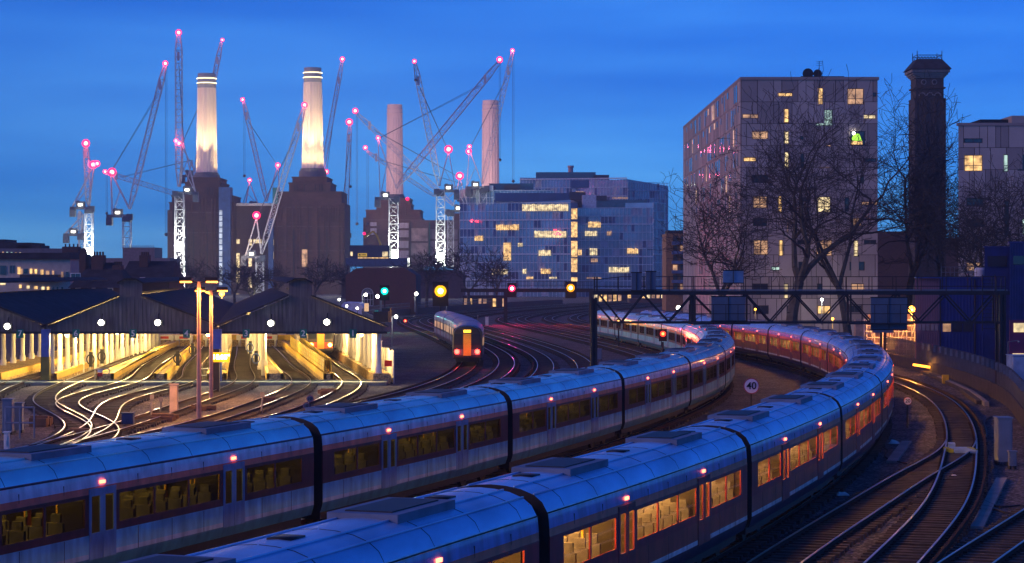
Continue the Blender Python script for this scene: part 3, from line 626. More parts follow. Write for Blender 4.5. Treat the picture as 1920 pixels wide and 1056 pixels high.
# ------------------------------------------------------------------ lamp posts, clock display
def lamp_post(u, vb, vt, label, heads=(-1, 1), lit=True, h=None, col=None, r=.1):
    d = F * (H + .3) / (vb - HV); x = XU(u, d); z = ZV(vt, d)
    root = thing('lamp_post', label, 'lamp post', (x, d, -.3))
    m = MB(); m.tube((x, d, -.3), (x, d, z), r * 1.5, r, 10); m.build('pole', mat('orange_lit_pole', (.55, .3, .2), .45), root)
    for s in heads:
        m = MB(); m.tube((x, d, z - .1), (x + s * .75, d, z + .12), .05); m.box(x + min(s * .4, s * 1.15), x + max(s * .4, s * 1.15), d - .2, d + .2, z + .02, z + .25); b = m.build('lamp_head', M_dark, root)
        m = MB(); m.box(x + min(s * .45, s * 1.1), x + max(s * .45, s * 1.1), d - .16, d + .16, z - .07, z + .015); m.build('lens', M_sod_e if lit else M_warmdim, b)
        lamp('SPOT', (x + s * .8, d, z - .12), 3600, (1, .42, .08), b, .15, (x + s * .8, d - .5, z - 5), 150)
        lamp('POINT', (x + s * .35, d - .5, z - .7), 40, (1, .38, .06), b, .1)
lamp_post(373, 792, 528, 'tall twin headed sodium lamp post, the taller and left of the pair')
lamp_post(396, 752, 545, 'twin headed sodium lamp post, the shorter and right of the pair')
d = 158.0; r = thing('departure_display', 'amber clock display reading 18:05 on a dark post', 'display', (XU(403, d), d, -.3))
m = MB(); m.box(XU(396, d), XU(411, d), d + .1, d + .5, -.3, ZV(655, d)); m.build('post', M_dark, r)
m = MB(); m.uvbox(399, 430, 661, 679, d - .2, .25); b = m.build('panel', emit('amber_panel', (1, .42, .0), 1.2), r)
text('numeral', '18:05"', tuple(P(414.5, 670, d - .24)), .5, emit('amber_digits', (1, .8, .3), 12), b); lamp('POINT', tuple(P(414, 680, d - 1.5)), 40, (1, .45, .05), b)
def street_light(u, vb, vt, label, m_e=M_white_e, arm=0, energy=120, col=(1, .93, .8), d=None, r=.16, group=None):
    d = d or F * (H + .3) / (vb - HV); x = XU(u, d); z = ZV(vt, d); zb = ZV(vb, d)
    root = thing('street_lamp', label, 'street lamp', (x, d, zb), group); m = MB(); m.tube((x, d, zb), (x, d, z), .07 * d / 250, .05 * d / 250, 6)
    if arm: m.tube((x, d, z), (x + arm, d, z + .1), .05 * d / 250, n=6)
    m.build('pole', M_grey, root); m = MB(); m.sph((x + arm, d - .1, z), r * d / 200); m.build('lens', m_e, root)
    if energy: lamp('POINT', (x + arm, d - 1, z - .4), energy, col, root, .3)
street_light(680, 590, 553, 'tallest white lamp beside the arched window', arm=.6, d=420)
street_light(713, 592, 556, 'white lamp on twin arm under the green signal', arm=-.5, d=400, energy=0)
street_light(715, 592, 557, 'right arm lamp just under the green signal', arm=.5, d=402, energy=0)
street_light(778, 585, 551, 'white lamp between the green and yellow signals', arm=.3, d=450)
street_light(837, 585, 569, 'short lamp under the yellow signal', d=430, energy=0)
street_light(735, 650, 594, 'white lamp at the right end of the sheds', arm=.5, energy=150)
street_light(1272, 620, 577, 'white lamp seen through the gantry truss', d=330, energy=150, r=.2)
street_light(1541, 610, 562, 'white flared lamp in front of the concrete tower', d=285, energy=200, r=.14)
street_light(1561, 625, 598, 'orange bollard lamp at the foot of the concrete tower', M_sod_e, d=280, energy=250, col=(1, .45, .1), r=.12)
street_light(1416, 640, 580, 'thin mast with an orange lamp right of the gantry board', M_sod_e, d=250, energy=60, col=(1, .5, .1), r=.1)
street_light(391, 620, 552, 'orange lamp just left of the shorter twin post', M_sod_e, d=265, energy=500, col=(1, .45, .1), r=.35)
street_light(416, 620, 551, 'orange lamp just right of the shorter twin post', M_sod_e, d=268, energy=500, col=(1, .45, .1), r=.25)
street_light(489, 600, 556, 'big white floodlamp behind the roof of the number 3 shed', d=600, energy=900, r=.35)
street_light(636, 590, 562, 'small white lamp right of the number 1 shed roof, first of three', d=380, energy=0, r=.11)
street_light(650, 590, 574, 'small white lamp above the pale tent roof', d=380, energy=0, r=.11)
street_light(670, 590, 578, 'small white lamp at the right of the pale tent roof', d=380, energy=0, r=.11)

# ------------------------------------------------------------------ gantry across the right-hand tracks
d = 150.0
r = thing('signal_gantry', 'dark steel lattice gantry spanning the tracks with four backboards', 'gantry', (XU(1490, d), d, 0))
def gz(v): return ZV(v, d)
xl, xr = XU(1112, d), XU(1880, d)
for y in (d, d + 1.3):
    m = MB(); m.box(XU(1112, d), XU(1893, d), y - .08, y + .08, gz(553), gz(546)) ; m.build('top_chord', M_dark, r)
    m = MB(); m.box(XU(1150, d), XU(1885, d), y - .08, y + .08, gz(607), gz(603)); m.tube((XU(1116, d), y, gz(566)), (XU(1150, d), y, gz(605)), .08); m.build('bottom_chord', M_dark, r)
    m = MB(); us = [1124, 1166, 1207, 1255, 1300, 1352, 1400, 1446, 1492, 1540, 1588, 1635, 1682, 1725, 1775, 1822, 1868]
    for i in range(len(us) - 1):
        a, b = (604, 552) if i % 2 else (552, 604)
        m.tube((XU(us[i], d), y, gz(a)), (XU(us[i + 1], d), y, gz(b)), .07)
    for u in (1297, 1303, 1400, 1595, 1686, 1870): m.box(XU(u, d) - .06, XU(u, d) + .06, y - .06, y + .06, gz(606), gz(547))
    m.build('bracing', M_dark, r)
    m = MB()
    for v in (519, 537): m.tube((XU(1115, d), y, gz(v if v > 519 else 525)), (XU(1165, d), y, gz(v)), .035); m.tube((XU(1165, d), y, gz(v)), (XU(1885, d), y, gz(v)), .035)
    for u in (1115, 1120, 1160, 1208, 1255, 1299, 1303, 1348, 1398, 1446, 1492, 1540, 1586, 1635, 1680, 1727, 1774, 1822, 1868, 1885): m.tube((XU(u, d), y, gz(547)), (XU(u, d), y, gz(519)), .035)
    m.build('handrail', M_dark, r)
m = MB(); m.box(XU(1150, d), XU(1890, d), d + .1, d + 1.2, gz(545.5), gz(543)); m.build('walkway', M_grey, r)
for u, vt in ((1114, 558), (1880, 548)):
    m = MB(); 
    for dy in (0, 1.3): m.box(XU(u, d) - .22, XU(u, d) - .08, d + dy - .1, d + dy + .1, -.3, gz(vt)); m.box(XU(u, d) + .08, XU(u, d) + .22, d + dy - .1, d + dy + .1, -.3, gz(vt))
    m.box(XU(u, d) - .10, XU(u, d) + .10, d + .0, d + 1.3, -.3, gz(vt + 2)); m.build('post', M_dark, r)
M_board = mat('backboard_blue_grey', (.07, .11, .17), .6, var=.15)
for (u0, u1, v0, v1, k) in ((1184, 1203, 511, 545, 0), (1211, 1230, 509, 544, 0), (1356, 1394, 507, 531, 1), (1334, 1398, 556, 602, 2), (1633, 1701, 558, 618, 2)):
    m = MB(); m.uvbox(u0, u1, v0, v1, d - (.35 if k != 1 else .3), .2); m.cur = 1
    m.uvbox(u0 - 1, u1 + 1, v0 - 1, v0 + 1, d - (.37 if k != 1 else .32), .25); m.uvbox(u0 - 1, u1 + 1, v1 - 1, v1 + 1, d - (.37 if k != 1 else .32), .25); m.uvbox((u0 + u1) / 2 - .6, (u0 + u1) / 2 + .6, v0, v1, d - .4, .05)
    m.build('backboard', [mat('backboard_bright', (.10, .22, .36), .6) if k == 1 else M_board, M_dark], r)
for (u0, u1) in ((1290, 1404), (1588, 1708)):      # hanging cages
    m = MB()
    for y in (d - .9,):
        for v in (571, 588, 606): m.tube((XU(u0, d), y, gz(v)), (XU(u1, d), y, gz(v)), .035)
        for i in range(6): u = u0 + (u1 - u0) * i / 5; m.tube((XU(u, d), y, gz(606)), (XU(u, d), y, gz(571)), .03)
    m.box(XU(u0, d), XU(u1, d), d - .95, d - .1, gz(608), gz(605)); m.build('cage', M_dark, r)
m = MB()   # access ladder
for u in (1842, 1866): m.tube((XU(u, d - .6), d - .6, gz(515)), (XU(u, d - .6), d - .6, gz(620)), .04)
for v in range(518, 620, 7): m.tube((XU(1842, d - .6), d - .6, gz(v)), (XU(1866, d - .6), d - .6, gz(v)), .025)
m.build('ladder', M_dark, r)

# ------------------------------------------------------------------ far gantry and signals
d = 378.0; r = thing('signal_gantry', 'distant low gantry with railing carrying the red signal', 'gantry', (XU(948, d), d, 0))
m = MB(); m.uvbox(864, 1112, 541, 548, d, 1.2); m.build('beam', M_dark, r)
m = MB(); 
for v in (528, 535): m.tube(P(864, v, d), P(1112, v, d), .05)
for u in range(864, 1113, 12): m.tube(P(u, 528, d), P(u, 541, d), .04)
m.build('railing', M_dark, r)
for u in (948, 1108): m = MB(); m.box(XU(u - 3.5, d), XU(u + 3.5, d), d, d + .8, -.3, ZV(548, d)); m.build('post', M_dark, r)
def signal(u, v, d, col, core, label, energy, vb=None, rad=.42, post=True, board=True):
    x = XU(u, d); z = ZV(v, d); zb = -.3 if vb is None else ZV(vb, d)
    root = thing('rail_signal', label, 'signal', (x, d, zb)); m = MB()
    if post: m.tube((x, d + .3, zb), (x, d + .3, z - .8), .1, n=8); m.build('post', M_dark, root)
    if board: m = MB(); m.box(x - rad * 1.35, x + rad * 1.35, d + .05, d + .3, z - rad * 2.6, z + rad * 1.6); m.box(x - rad, x + rad, d - .35, d + .04, z + rad * .95, z + rad * 1.05); m.build('backplate', mat('matt_black', (.006, .006, .007), .9), root)
    m = MB(); m.sph((x, d - .05, z), rad, 14, 8); m.build('lens', halo_shell('lens_' + label.split()[0], col, 2.2, .35), root, True)  # sphere enlarged so that it carries the signal's glow
    m = MB(); m.sph((x, d - .05, z), rad * .5, 10, 6); m.build('bulb', emit('bulb_' + label.split()[0], core, 12), root, True)
    if energy: lamp('SPOT', (x, d - .8, z), energy, col, root, .2, (x, d - 20, z - 4), 150)
signal(721, 546, 330, (0, 1, .72), (.6, 1, .95), 'green signal glowing in front of the brick engine house', 1500, rad=.55)
signal(826, 546, 330, (1, .42, 0), (1, .95, .5), 'amber signal, largest glow, left of the red one', 6000, rad=.9)
signal(960, 541, 375, (1, .02, .12), (1, .75, .6), 'crimson signal on the distant gantry beside its post', 9000, vb=541, rad=.6)
signal(1070, 540, 375, (1, .30, .0), (1, .9, .4), 'orange signal at the right end of the distant gantry', 2000, vb=541, rad=.7)
signal(760, 602, 392, (1, .03, .03), (1, .3, .1), 'twin red ground signal beside the far sidings', 300, rad=.3)
signal(1160, 603, 260, (1, .42, .05), (1, .8, .3), 'tiny orange signal seen inside the gantry truss', 200, rad=.2)
signal(1243, 626, 206, (1, .04, .02), (1, .25, .05), 'red lit ground signal inside the bend of the olive windowed train', 3000, rad=.28)
signal(1420, 622, 212, (1, .10, .02), (1, .5, .2), 'low scarlet signal between the two long trains', 900, rad=.2)

# ------------------------------------------------------------------ speed signs, cabinets and trackside boxes
def speed_sign(u, v, rp, num, label, d, face=None):
    x = XU(u, d); z = ZV(v, d); rr = rp / F * d; root = thing('speed_sign', label, 'speed sign', (x, d, -.3))
    m = MB(); m.tube((x, d + .1, -.3), (x, d + .1, z), .05, n=8); m.build('post', M_dark, root)
    m = MB(); m.disc((x, d, z), rr, .05, 28); b = m.build('rim', mat('sign_rim', (.35, .03, .08), .5), root)
    m = MB(); m.disc((x, d - .02, z), rr * .88, .02, 28); m.build('face', face or mat('sign_face', (.8, .72, .78), .5), b); text('numeral', num, (x, d - .04, z), rr * 1.25, mat('black_paint', (.01, .01, .012)), b)
speed_sign(1409, 724, 15, '40', 'large round 40 speed sign between the two long trains', 122)
speed_sign(1702, 752, 7.5, '20', 'round 20 speed sign beside the curving track', 122)
speed_sign(574, 761, 6.5, '10', 'round 10 speed sign, lower of the pair below the sheds', 112, mat('sign_dim', (.25, .22, .25)))
speed_sign(581, 748, 6.5, '10', 'round 10 speed sign, upper of the pair below the sheds', 116, mat('sign_dim', (.25, .22, .25)))
r = thing('signal_disc', 'round black disc signal seen from behind, left of the 20 sign', 'signal', (XU(1669, 124), 124, -.3)); m = MB(); m.disc((XU(1669, 124), 124, ZV(738, 124)), .23, .08); m.build('disc', M_dark, r); m = MB(); m.tube((XU(1669, 124), 124.1, -.3), (XU(1669, 124), 124.1, ZV(738, 124)), .04, n=6); m.build('post', M_dark, r)
M_cab = mat('cabinet_grey', (.16, .20, .26), .5, var=.12)
def cabinet(u0, u1, vt, vb, label, dep=.6, m_=None, name='cabinet', feet=True, hb=-.3):
    d = F * (H - hb) / (vb - HV); x0, x1, zt = XU(u0, d), XU(u1, d), ZV(vt, d)
    root = thing(name, label, 'cabinet', ((x0 + x1) / 2, d, hb)); m = MB(); m.box(x0, x1, d, d + dep, hb + (.15 if feet else 0), zt); m.build('box', m_ or M_cab, root)
    m = MB(); m.box(x0 - .05, x1 + .05, d - .05, d + dep + .05, zt, zt + .06); m.build('lid', M_cab if m_ is None else m_, root)
    m = MB(); m.box(x0 + .06, x1 - .06, d - .03, d - .002, hb + .3, zt - .12); m.box((x0 + x1) / 2 - .02, (x0 + x1) / 2 + .02, d - .06, d - .031, (hb + zt) / 2 - .1, (hb + zt) / 2 + .1); m.build('door', m_ or M_cab, root)
    if feet: m = MB(); m.box(x0, x0 + .08, d, d + dep, hb, hb + .149); m.box(x1 - .08, x1, d, d + dep, hb, hb + .149); m.v and m.build('plinth', M_dark, root)
cabinet(1872, 1898, 785, 872, 'tall grey relay cabinet right of the points', .9)
cabinet(1893, 1906, 848, 880, 'small pale box clipped beside the tall relay cabinet', .3)
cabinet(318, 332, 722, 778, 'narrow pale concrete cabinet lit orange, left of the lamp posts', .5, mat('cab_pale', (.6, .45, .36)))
cabinet(4, 22, 750, 815, 'grey cabinet at the left edge', .6)
cabinet(24, 41, 757, 812, 'second grey cabinet beside the left edge one', .5)
cabinet(7, 16, 812, 848, 'little white junction box behind the train roof', .3, M_white)
cabinet(1112, 1128, 655, 676, 'small grey cabinet behind the gantry post', .5)
cabinet(228, 249, 776, 800, 'dark blue locker between the throat tracks', .6, mat('locker_blue', (.03, .06, .14)))
cabinet(708, 716, 640, 690, 'white cabinet at the shed corner', .5, M_white)
cabinet(910, 916, 595, 612, 'small white cabinet beside the far tracks', .5, M_white)
# guard rail cage near the left edge, warning sign frames
for (u0, u1, vt, vb, lb) in ((10, 64, 764, 822, 'tubular guard rail around the left edge cabinets'), (178, 205, 692, 718, 'small tubular barrier in front of the sandy platform'), (376, 424, 692, 716, 'tubular barrier under the amber clock display')):
    d = F * (H + .3) / (vb - HV); m = MB()
    for u in (u0, (u0 + u1) / 2, u1): m.tube((XU(u, d), d, -.3), (XU(u, d), d, ZV(vt, d)), .045, n=6)
    for v in (vt, (vt + vb) / 2): m.tube((XU(u0, d), d, ZV(v, d)), (XU(u1, d), d, ZV(v, d)), .045, n=6)
    solo(m, 'guard_rail', mat('rail_grey_blue', (.25, .28, .33), .5, .2), lb, 'guard rail', 'tubular guard rails')
m = MB(); d = 172; m.uvbox(183, 192, 693, 698.5, 168.0, .05); m.cur = 1; m.uvbox(183, 192, 699, 706, 168.0, .05); solo(m, 'warning_sign', [M_white, mat('red_sign', (.7, .03, .02))], 'white over red warning sign on the small barrier', 'sign')
# point machine on the curving track
d = 103; p = PD.p(PD.at_y(104)); r = thing('point_machine', 'pale bars and yellow clamps of the point machine across the curving track', 'point machine', (p.x, p.y, -.2)); m = MB()
for i in range(5): m.obox((p.x + .05, p.y - 1.0 + i * .5), (1, -.15), .55, .07, -.12, .02)
m.build('stretcher_bar', mat('pale_steel', (.5, .6, .62), .4, .3), r)
m = MB(); [m.obox((p.x + s * .58, p.y + .1 + j * .55), (1, -.15), .13, .16, -.13, .03) for s in (-1, 1) for j in (-1, 0, 1)]; m.build('slide_chair', mat('lime_paint', (.45, .42, .02)), r)
m = MB(); m.obox((p.x, p.y + 2.2), (1, -.15), .16, .45, -.15, .12); m.build('motor', mat('pale_steel', (.5, .6, .62)), r)
# scattered trackside items
cols_ = [M_white, mat('scrap_blue', (.15, .3, .45)), M_dark, mat('scrap_brown', (.12, .06, .03))]
lbs = ['white rag by the branch track', 'crumpled white bag on the ballast near the point machine', 'pale cloth left of the point machine', 'blue scrap by the corner track', 'white scrap near the bottom of the curving track']
for (u, v, w), lb in zip(((1577, 929, .35), (1552, 822, .5), (1676, 832, .45), (1825, 1027, .4), (1787, 897, .35)), lbs):
    d = F * (H + .3) / (v - HV); x = XU(u, d); m = MB(); m.sph((0, 0, 0), 1, 9, 6); m.v = [(x + a * w * random.uniform(.5, 1), d + b * w * .6 * random.uniform(.5, 1), -.3 + max(0, c) * w * .6 * random.uniform(.4, 1)) for a, b, c in m.v]; solo(m, 'litter', mat('scrap_blue', (.15, .3, .45)) if 'blue' in lb else M_white, lb, 'litter', 'litter on the ballast')
def plank(pts, w, label, m_, z=-.2, name='cable_trough'):
    m = MB(); q = [Vector((XU(u, F * (H + .3) / (v - HV)), F * (H + .3) / (v - HV), 0)) for u, v in pts]
    for a, b in zip(q, q[1:]): dd = b - a; c = (a + b) / 2; m.obox((c.x, c.y), (dd.x, dd.y), dd.length / 2, w / 2, -.31, z)
    return solo(m, name, m_, label, 'cable trough' if name == 'cable_trough' else 'cable')
plank([(1700, 830), (1672, 868)], .5, 'short wooden trough lid left of the curving track', M_conc)
plank([(1878, 900), (1848, 960), (1832, 992)], .45, 'cable trough right of the curving track', M_conc)
plank([(1735, 700), (1800, 728), (1842, 758)], .8, 'long dark trough along the foot of the fence', M_sleeper, -.05)
plank([(1760, 712), (1822, 740), (1850, 762)], .3, 'pale cable duct along the fence foot', M_conc, .0)
def cable(pts, label, r_=.05, m_=M_dark):
    q = [Vector((XU(u, F * (H + .25) / (v - HV)), F * (H + .25) / (v - HV), -.24)) for u, v in pts]; m = MB()
    f = [nspline(range(len(q)), [p[i] for p in q]) for i in (0, 1)]; tt = np.linspace(0, len(q) - 1, 8 * len(q)); w = [Vector((float(f[0](t)), float(f[1](t)), -.24)) for t in tt]
    for a, b in zip(w, w[1:]): m.tube(a, b, r_, n=5)
    solo(m, 'cable', m_, label, 'cable')
cable([(1804, 935), (1840, 938), (1870, 950), (1912, 948)], 'black cable, upper of two by the relay cabinet')
cable([(1802, 952), (1845, 950), (1880, 960), (1915, 965)], 'black cable, lower of two by the relay cabinet')
cable([(1832, 830), (1850, 815), (1846, 790), (1868, 780)], 'cable rising to the relay cabinet')
cable([(1650, 838), (1664, 846), (1660, 858), (1700, 870)], 'loose rusty cable beside the plum skirted train', .035, M_railside)
for i, (u, v, w, h, lb) in enumerate(((612, 742, 1.3, .5, 'heap of brown sleepers below the number 1 siding'), (375, 770, 1.4, .35, 'pile of dark timber at the foot of the taller lamp post'), (300, 790, 1.6, .45, 'low dark crate behind the olive windowed train'), (505, 758, 1.0, .5, 'dark equipment box near the 10 speed signs'), (70, 800, 1.2, .6, 'dark battery box by the guard rail'), (140, 818, 1.2, .4, 'low black box beside the roof of the nearest train'))):
    d = F * (H + .3) / (v - HV); x = XU(u, d); m = MB()
    for k in range(5): m.obox((x + random.uniform(-.3, .3), d + k * .28), (1, random.uniform(-.3, .3)), w / 2 * random.uniform(.7, 1), .12, -.3 + .1 * (k % 2), -.3 + h * random.uniform(.6, 1))
    solo(m, 'trackside_pile', mat('scrap_brown', (.12, .06, .03)), lb, 'pile', 'trackside piles')
for u, vt, vb, lb in ((283, 740, 782, 'thin twin marker post'), (490, 735, 775, 'leaning white marker post'), (300, 745, 775, 'slim dark marker post'), (895, 590, 612, 'short marker post by the far sidings')):
    d = F * (H + .3) / (vb - HV); m = MB(); m.tube((XU(u, d), d, -.3), (XU(u, d) + .1, d, ZV(vt, d)), .06, n=6); m.box(XU(u, d) - .05, XU(u, d) + .2, d - .1, d - .05, ZV(vt, d) - .3, ZV(vt, d)); solo(m, 'marker_post', M_conc, lb + ' by the throat tracks', 'post', 'marker posts')

# ------------------------------------------------------------------ fence and wall on the right
FN = Path([(100, 26.0), (112, 27.6), (125, 29.8), (140, 32.6), (160, 35.2), (185, 36.8), (215, 37.2)])
r = thing('palisade_fence', 'grey palisade fence with pale tags curving beside the tracks on a concrete wall', 'fence', FN.p(50))
m = MB(); loft(m, FN, 0, FN.L - 1, rect(0, .25, -.3, .75), 3, True); m.build('base_wall', mat('fence_wall', (.045, .035, .035), .9, var=.4), r)
m = MB(); t = 0
while t < FN.L - 1: p = FN.p(t, .12); m.box(p.x - .02, p.x + .02, p.y - .03, p.y + .03, .75, 2.35); t += .32
for z in (.95, 2.1): loft(m, FN, 0, FN.L - 1, rect(.14, .18, z, z + .06), 3, True)
m.build('pale', mat('palisade', (.07, .085, .12), .5, .4), r)
for k in range(30):
    p = FN.p(6 + k * 3.0, .02); m = MB(); m.box(p.x - .1, p.x + .1, p.y - .05, p.y - .02, 1.75, 2.3); m.build('tag', mat('tag_pale', (.16, .19, .23)), r) if k % 1 == 0 else None
# low wall with railing beyond the far tracks
LW = Path(A_PTS[9:], -29.5)
r = thing('parapet_wall', 'low brick wall with white railing beyond the far tracks', 'wall', LW.p(200))
m = MB(); loft(m, LW, 60, 380, rect(-.3, 0, -.3, 1.0), 6, True); m.build('wall', M_brickd, r)
m = MB(); t = 60
while t < 380: p = LW.p(t, -.1); m.tube(p + Vector((0, 0, 1)), p + Vector((0, 0, 2.2)), .05, n=4, cap=False); t += 1.6
for z in (1.5, 2.2): loft(m, LW, 60, 380, rect(-.15, -.05, z, z + .08), 6, True)
m.build('railing', M_grey, r)

# ------------------------------------------------------------------ trees without leaves
LR = (.22, .40, .27, .17, .11, .07, .042, .025)
def bare_tree(x, y, h, label, spread=.5, seed=1, trunk=.45, fork=.25, lean=0, lv=6, group='bare winter trees', m_trunk=None, z0=-.3, twig=.022, k=3):
    rnd = random.Random(seed); root = thing('bare_tree', label, 'tree', (x, y, z0), group); tm, cm = MB(), MB()
    def grow(p, d, ln, r, l):
        mb = tm if l <= 1 else cm; seg = (4, 6, 5, 4, 3, 2, 2, 2)[l]; rr = r; end = max(twig, r * (.75 if l == 0 else .42))
        for i in range(seg):
            d = (d + Vector((rnd.gauss(0, 1), rnd.gauss(0, 1), rnd.gauss(0, .7))) * (.07, .17, .26, .3, .3, .3, .3, .3)[l]).normalized()
            if l >= 1: d = (d + Vector((0, 0, .13 if l == 1 else .03))).normalized()
            q = p + d * ln / seg; r2 = r + (end - r) * (i + 1) / seg; mb.tube(p, q, rr, r2, 7 if l == 0 else 5 if l < 3 else 3, cap=False); p = q; rr = r2
            if 1 <= l < lv and i >= (1 if l == 1 else 0) and i < seg - 1 and rnd.random() < .78:
                a = rnd.uniform(0, 6.283); sd = Vector((math.cos(a), math.sin(a), rnd.uniform(-.25, .5))); grow(q, (d * .55 + sd * .85).normalized(), h * LR[l + 1] * rnd.uniform(.6, 1.1), rr * .6, l + 1)
        if l < lv:
            n = k if l == 0 else 2; a0 = rnd.uniform(0, 6.283)
            for q_ in range(n):
                a = a0 + 6.283 * q_ / n + rnd.uniform(-.4, .4); sd = Vector((math.cos(a), math.sin(a), rnd.uniform(-.1, .3)))
                grow(p, (d + sd * (spread * (1 if l else .75))).normalized(), h * LR[l + 1] * rnd.uniform(.75, 1.1), rr * (.72 if l == 0 else .8), l + 1)
    grow(Vector((x, y, z0)), Vector((lean, 0, 1)).normalized(), h * fork, trunk, 0)
    zs = sorted(q[2] for q in cm.v); top = zs[int(len(zs) * .995)] - z0; s = h / top
    for mb in (tm, cm): mb.v = [(x + (a - x) * s, y + (b - y) * s, z0 + (c - z0) * s) for a, b, c in mb.v]
    tm.build('trunk', m_trunk or M_barkp, root); cm.build('crown', M_bark, root)
bare_tree(XU(1484, 262), 262, 33, 'huge bare plane tree with forked trunk before the concrete tower', .7, 3, .8, .24, twig=.03, lv=5, k=3)
bare_tree(XU(1592, 266), 266, 29, 'slimmer bare plane tree before the right half of the concrete tower', .6, 12, .6, .26, twig=.03, lv=5)
bare_tree(XU(1352, 268), 268, 23, 'bare tree whose twigs overhang the left face of the concrete tower', .8, 21, .5, .25, twig=.03, lv=5)
bare_tree(XU(1700, 315), 315, 36, 'tall bare tree left of the brick water tower', .6, 31, .7, .28, twig=.044, lv=5)
bare_tree(XU(1772, 330), 330, 30, 'bare tree right of the brick water tower', .6, 44, .6, .28, twig=.044, lv=5)
bare_tree(XU(1836, 262), 262, 20, 'bare tree before the grey block at the right edge', .8, 57, .5, .22, twig=.03, lv=5)
bare_tree(XU(1908, 270), 270, 24, 'bare tree at the right edge above the blue depot', .7, 66, .5, .25, twig=.03, lv=5)
for i, (u, h, d, lb) in enumerate(((350, 14, 640, 'left of the taller lamp post'), (440, 13, 640, 'between the two power station towers'), (470, 11, 600, 'below the small white crane'), (590, 14, 620, 'behind the number 2 shed'), (650, 12, 620, 'right of the number 2 shed'), (880, 17, 560, 'behind the amber signal'), (800, 15, 560, 'left of the amber signal'), (930, 15, 580, 'in front of the glass block'), (45, 12, 460, 'above the far left roofs'), (520, 12, 640, 'just left of the wider brick tower'))):
    bare_tree(XU(u, d), d, h, 'dark bare tree ' + lb, .9, 100 + i, .45, .2, lv=4, twig=.07)

# ------------------------------------------------------------------ power station
ps = thing('power_station', 'huge brick power station with four tall pale chimneys', 'power station', (XU(560, 1000), 1000, -.3))
def blocks(nm, lst, d, dep, strips=(), m_=M_brick, inset=.9):
    m = MB()
    for i, (u0, u1, v0, v1) in enumerate(lst):
        k = i * inset; m.box(XU(u0, d), XU(u1, d), d + k, d + dep - k, ZV(v1, d), ZV(v0, d))
        if i: m.box(XU(u0, d) - .3, XU(u1, d) + .3, d + k - .3, d + dep - k, ZV(v0, d) - .1, ZV(v0, d) + .5)
    for (u, v0, v1, w, k) in strips: m.box(XU(u, d), XU(u + w, d), d - k, d + .5, ZV(v1, d), ZV(v0, d))
    return m.build(nm, m_, ps)
st = [(u, 372 + (u % 3) * 8, 560, 2.2, .7) for u in (322, 330, 346, 352, 358, 372, 378, 384, 396, 402)]
blocks('brick_tower', [(314, 437, 394, 575), (317, 437, 381, 394), (321, 434, 368, 381), (345, 412, 343, 368), (350, 408, 334, 343)], 950, 34, st)
st2 = [(u, 384, 560, w, .7) for u, w in ((518, 3), (530, 8), (546, 3), (554, 3), (561, 2), (576, 2), (586, 10), (606, 2), (616, 2), (633, 3), (640, 3))] + [(u, 387, 415, 1.5, .9) for u in (520, 523, 526, 602, 606, 610, 620, 623, 626, 629, 632, 635, 638)]
blocks('brick_tower', [(512, 646, 381, 575), (520, 640, 361, 381), (541, 619, 344, 361), (547, 612, 333, 344)], 950, 34, st2)
blocks('brick_tower', [(681, 791, 408, 575), (686, 788, 395, 408), (705, 770, 383, 395), (708, 768, 373, 383)], 1130, 36, [(u, 384, 404, 1.6, .8) for u in range(712, 766, 6)])
blocks('brick_tower', [(850, 985, 400, 575), (880, 960, 370, 400)], 1130, 36)
m = MB(); m.uvbox(433, 514, 386, 575, 962, 60); m.build('turbine_hall_wall', mat('hall_wall', (.12, .08, .07), .9), ps)
m = MB(); m.uvbox(433, 514, 381, 386, 960, 60); m.build('roof_edge', M_white, ps)
m = MB(); m.uvbox(770, 862, 413, 500, 1128, 30); m.build('boiler_house_wall', mat('hall_brick', (.14, .09, .08), .9), ps)
for (u0, u1, v0, v1, c) in ((770, 802, 428, 452, 0), (770, 802, 456, 478, 0), (806, 858, 430, 448, 1), (806, 858, 452, 478, 1), (694, 706, 417, 424, 2), (694, 706, 428, 440, 2), (746, 766, 418, 428, 2), (746, 766, 432, 445, 2), (746, 766, 452, 465, 2), (746, 766, 470, 485, 2)):
    m = MB(); m.uvbox(u0, u1, v0, v1, 1127.0 if c < 2 else 1129.3, .6)
    m.build('wall_panel', [mat('peeling_render', (.42, .33, .27), .9, var=.5, scale=.3), mat('stained_render', (.30, .24, .21), .9, var=.4, scale=.3), mat('pale_shutter', (.45, .45, .5), .8, var=.3, scale=2, stretch=(3, 1, .1))][c], ps)
for u in (744, 768, 804): m = MB(); m.uvbox(u, u + 2.4, 416, 500, 1126, .8); m.build('steel_column', M_dark if u < 800 else mat('green_net', (.03, .15, .1)), ps)
m = MB()
for (u0, u1, d_, vs_) in ((313.5, 437.5, 949.6, (398, 436, 520)), (511.5, 646.5, 949.6, (388, 424, 470, 530)), (680.5, 791.5, 1129.6, (412,))):
    for v in vs_: m.uvbox(u0, u1, v, v + 1.0, d_, .5)
m.build('string_course', mat('course_stone', (.16, .12, .10), .9), ps)
m = MB()
for (u, v0, v1) in [(u, 392, 430) for u in (325, 334, 341)] + [(u, 352, 366) for u in (362, 367, 389, 394, 398)] + [(u, 346, 358) for u in (552, 557, 570, 590, 598, 603)] + [(u, 430, 520) for u in (349, 362, 388, 550, 573, 598, 612)]: m.uvbox(u, u + 1.3, v0, v1, 948.9 if v0 > 380 else 950.4, .6)
m.build('slit_window', M_dark, ps)
